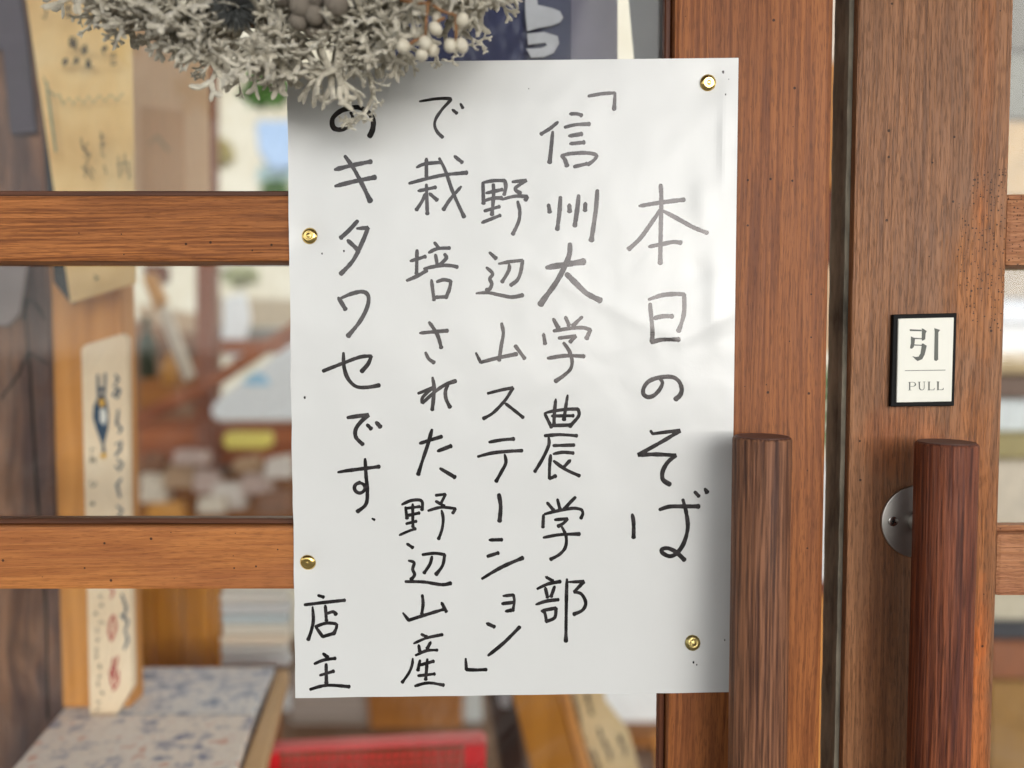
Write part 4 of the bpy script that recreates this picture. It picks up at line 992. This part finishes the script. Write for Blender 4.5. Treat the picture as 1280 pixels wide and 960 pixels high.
thing('grey_sill', [(264, 408), (420, 412), (420, 424), (264, 424)], 3.0, .1, plain('grey sill', (.20, .19, .17), .6, .1, 5), 'dark grey window sill beyond the cross rail', 'sill')
thing('tan_sill', [(264, 372), (420, 376), (420, 408), (264, 408)], 3.3, .1, plain('tan wall', (.50, .40, .28), .7, .1, 2), 'tan low wall outside above the grey sill', 'wall')
thing('tan_screen', [(172, 380), (244, 392), (244, 418), (172, 412)], 2.9, .05, plain('tan screen', (.48, .34, .22), .7, .2, 5), 'tan screen beside the window post', 'screen')

# below the lower crosspiece: bench with cushions, plank partition, pale box
pt = empty('plank_partition', W(225, 836, 0.56), 'amber plank partition behind the cloth covered table', 'partition')
for i, (a, c) in enumerate([(165, 192), (193, 228), (229, 262), (263, 274)]):
    pxp('plank', [(a, 650), (c - .6, 650), (c - .6, 836), (a, 836)], 0.56 + (i % 2) * .004, .02, M['amber'], pt, bev=.002)
bx = empty('paper_stack', W(320, 832, 0.53), 'stack of pale magazines beside the amber partition', 'stack')
for i in range(7):
    cc = [(.66, .62, .58), (.60, .60, .62), (.50, .56, .60), (.70, .64, .56), (.74, .62, .50), (.64, .63, .62), (.60, .60, .62)][i]
    pxp('magazine', [(274 + (i * 5) % 4, 742 + i * 13.2), (358 + (i * 3) % 5, 742 + i * 13.2), (358 + (i * 3) % 5, 754.6 + i * 13.2), (274 + (i * 5) % 4, 754.6 + i * 13.2)], 0.53 + .002 * (i % 3), .02, plain('pale cover', cc, .6, .06, 8), bx, bev=.003)
be = empty('cloth_covered_table', W(200, 990, .4), 'table inside the door covered with mottled patchwork cloth', 'table')
# horizontal pieces: corners on the plane z = const under given pixels
def H(px, py, z):
    a = (px - 640) / F; b_ = -(py - 480) / F
    d = Vector((a, math.cos(PITCH) + b_ * math.sin(PITCH), -math.sin(PITCH) + b_ * math.cos(PITCH))); return CAM + d * ((z - CAM.z) / d.z)
def slab(name, pts, z, th, mat, par, bev=.01, seg=2):
    return mesh(name, prism_bm([H(x, y, z) for x, y in pts], 0, bev, seg, vec=Vector((0, 0, -th))), mat, par)
slab('patchwork_cloth', [(128, 833), (344, 833), (318, 893), (72, 893)], 1.092, .02, M['quilt2'], be, .004, 3)
slab('patchwork_cloth', [(72, 893), (318, 893), (280, 1010), (-28, 1010)], 1.095, .02, M['quilt'], be, .004, 3)
slab('seat_edge', [(346, 836), (362, 836), (318, 1010), (284, 1010)], 1.090, .02, plain('light wood edge', (.55, .33, .16), .5, .1, 8), be, .005)
slab('frame', [(160, 846), (352, 846), (320, 1010), (0, 1010)], 1.068, .03, M['walnut'], be, .003)
for x, y in ((190, 862), (338, 862), (312, 1000), (20, 1000)):
    p = H(x, y, 1.03); mesh('leg', box_bm((p.x - .012, p.y - .012, 0.005), (p.x + .012, p.y + .012, 1.036)), M['walnut'], be)
thing('white_post', [(354, 870), (372, 850), (366, 925), (348, 930)], 2.6, .03, M['white'], 'short white post between the cloth covered table and the grey planks', 'post')
gp = empty('grey_plank_bench', W(420, 915, 2.5), 'grey brown plank bench under the notice', 'bench')
for i in range(3): pxp('plank', [(362, 838 + i * 27), (463 + i * 6, 838 + i * 27), (463 + i * 6, 864 + i * 27), (362, 864 + i * 27)], 2.5 - .01 * i, .03, M['greyplank'], gp, bev=.003)
pxp('ledge', [(340, 920), (486, 918), (486, 990), (340, 990)], 2.4, .05, plain('pale ledge', (.72, .66, .60), .6, .05, 8), gp)
thing('brown_chest', [(456, 840), (578, 840), (578, 1000), (470, 1000)], 2.45, .3, M['walnut'], 'dark amber wooden chest behind the red basket', 'chest')
thing('pale_pipe', [(577, 840), (601, 840), (604, 990), (578, 990)], 2.5, .04, plain('pale grey metal', (.50, .51, .50), .4, .05, 8), 'pale grey upright post right of the wooden chest', 'post')
# red basket
bk = empty('red_basket', W(465, 1040, 0.46), 'red plastic basket with square mesh sides below the notice', 'basket')
RY = 0.46
def rim(y0, y1, mat, Y, nm='rim'):
    return pxp(nm, [(330, y0 + 9), (335, y0 + 5), (600, y0 - 8), (608, y0 - 2), (608, y1 - 5), (335, y1 + 7), (330, y1 + 8)], Y, .02, mat, bk, bev=.003)
rim(930, 935, M['redpale'], RY)
pxp('corner_panel', [(332, 944), (347, 943), (349, 1050), (336, 1050)], RY + .008, .012, M['red'], bk)
pxp('corner_panel', [(580, 932), (608, 931), (602, 1050), (582, 1050)], RY + .008, .012, M['red'], bk)
b = bmesh.new()
for i in range(25):
    x = 348 + i * 9.7; prism_bm([W(x, 940 - (x - 340) * .045, RY + .010), W(x + 2.2, 940 - (x - 340) * .045, RY + .010), W(x + 2.0, 1050, RY + .010), W(x - .2, 1050, RY + .010)], .003, bm=b)
for j in range(10):
    y = 951 + j * 9.7; prism_bm([W(342, y, RY + .0138), W(586, y - 11, RY + .0138), W(586, y - 8.9, RY + .0138), W(342, y + 2.1, RY + .0138)], .003, bm=b)
mesh('mesh_side', b, M['red'], bk)
pl_, pr_ = W(338, 945, RY + .02), W(602, 935, RY + .02)
for xx in (pl_.x, pr_.x - .004):
    mesh('side_wall', box_bm((xx, RY - .09, pl_.z - .12), (xx + .004, RY - .002, pl_.z + .0), .002), M['red'], bk)
mesh('front_wall', box_bm((pl_.x, RY - .096, pl_.z - .12), (pr_.x, RY - .091, pl_.z), .001), M['red'], bk)
mesh('base', box_bm((pl_.x, RY - .096, pl_.z - .126), (pr_.x, RY + .02, pl_.z - .121)), M['red'], bk)
thing('low_stand', [(300, 1130), (640, 1130), (640, 1300), (300, 1300)], RY - .09, .25, M['walnut'], 'low brown stand carrying the red basket', 'stand')
# leaning planks at the lower middle
thing('dark_plank', [(600, 820), (636, 820), (664, 1000), (632, 1000)], 0.95, .03, wood('very dark plank', (.03, .012, .008), (.09, .035, .02), 'Z', ring=40, fine=200), 'very dark narrow plank leaning below the notice', 'plank')
thing('pale_clip', [(622, 868), (639, 868), (637, 886), (626, 885)], 0.93, .01, plain('pale clip', (.52, .54, .60), .5, .05, 8), 'small pale clip on top of the very dark plank', 'clip', .002)
lp = empty('leaning_board', W(700, 960, .75), 'amber board leaning beside the calligraphy board', 'board')
pxp('face', [(628, 820), (686, 820), (738, 1010), (676, 1010)], 0.75, .03, M['amber'], lp, bev=.003)
pxp('edge_strip', [(686.5, 820), (697, 820), (753, 1010), (738.5, 1010)], 0.745, .03, M['post'], lp, bev=.002)
cb = empty('calligraphy_board', W(740, 960, .72), 'cream board with black brush writing leaning right of the amber board', 'board')
pxp('face', [(697, 820), (746, 820), (758, 880), (787, 918), (812, 1010), (757, 1010)], 0.79, .02, mottled('cream board paper', [(.58, .42, .22), (.70, .54, .32)], 14), cb, bev=.002)
rs2 = random.Random(21)
strokes('brush_writing', sum([[[(x + rs2.uniform(-3, 3), y - 7), (x + rs2.uniform(-1, 3), y), (x + rs2.uniform(0, 5), y + 8)] for _ in range(2)] for x, y in ((716, 872), (734, 872), (738, 886), (722, 900), (727, 918), (749, 916), (756, 930), (760, 944), (741, 944), (746, 958), (775, 925), (780, 936), (720, 886))], []), 0.79, 2.6, M['blackink'], cb)
thing('white_screen', [(740, 800), (860, 800), (860, 916), (748, 916)], 2.4, .03, M['white'], 'bright white panel beside the door upright below the notice', 'panel', .01)
thing('brown_counter', [(745, 918), (870, 918), (870, 1010), (745, 1010)], 2.3, .1, M['walnut'], 'dark brown counter front below the white panel', 'counter')
thing('light_batten', [(817, 918), (832, 918), (840, 1000), (828, 1000)], 2.1, .02, M['post'], 'light orange batten against the dark brown counter', 'batten')

# seen through the gap between the doors and past the right door
for nm, x0, x1, y0, y1, Y, mat, lab, cat in [
    ('amber_shelf_side', 1000, 1058, 78, 235, 1.0, M['post'], 'orange brown board seen through the gap between the doors', 'board'),
    ('cream_paper', 1000, 1070, -60, 78, 1.1, M['creamglaze'], 'cream paper at the top of the gap between the doors', 'paper'),
    ('dark_block', 1000, 1058, 237, 330, 1.0, M['darkwood'], 'dark brown block seen in the gap under the orange board', 'block'),
    ('tan_box', 1000, 1058, 332, 440, 1.0, M['poster'], 'tan box seen in the gap above the green stems', 'box'),
    ('white_bucket_side', 1000, 1052, 580, 728, 1.0, M['white'], 'white container seen in the gap beside the steel plate', 'container'),
    ('amber_box', 1000, 1052, 745, 1010, 1.0, M['post'], 'orange box at the bottom of the gap between the doors', 'box'),
    ('dark_band_board', 1000, 1052, 729, 744, 0.98, M['darkwood'], 'dark band between the white container and the orange box', 'band')]:
    thing(nm, [(x0, y0), (x1, y0), (x1, y1), (x0, y1)], Y, .1, mat, lab, cat)
bush(1030, 510, 16, 66, .95, 'green stems seen in the gap between the doors', 150, seed=31, leaf=.012)
rp = [(-60, 62, (.14, .12, .09), 'dark olive brown curtain top'), (63, 148, (.20, .19, .15), 'olive grey panel'), (149, 246, (.66, .42, .18), 'warm orange cream lamp screen'), (330, 372, (.34, .24, .15), 'brown box'),
      (373, 404, (.66, .70, .80), 'bluish white bag'), (405, 440, (.55, .56, .60), 'pale grey tin'), (441, 468, (.52, .38, .20), 'tan packet'), (469, 498, (.16, .09, .06), 'dark brown tray'),
      (499, 540, (.72, .76, .78), 'white tub'), (541, 574, (.34, .27, .10), 'olive yellow box'), (575, 655, (.62, .53, .42), 'cream folded cloth'), (740, 778, (.55, .48, .36), 'cream board'), (779, 800, (.03, .03, .04), 'black ledge'),
      (801, 850, (.26, .08, .025), 'reddish brown chest'), (851, 1010, (.30, .15, .03), 'amber chest')]
for i, (y0, y1, c, nm) in enumerate(rp):
    thing(nm.replace(' ', '_'), [(1236, y0), (1420, y0), (1420, y1), (1236, y1)], 1.1 + .012 * (i % 3), .12, plain(nm, c, .6, .18, 14), f'{nm} seen past the right edge of the weathered door', nm.split()[-1], .006)
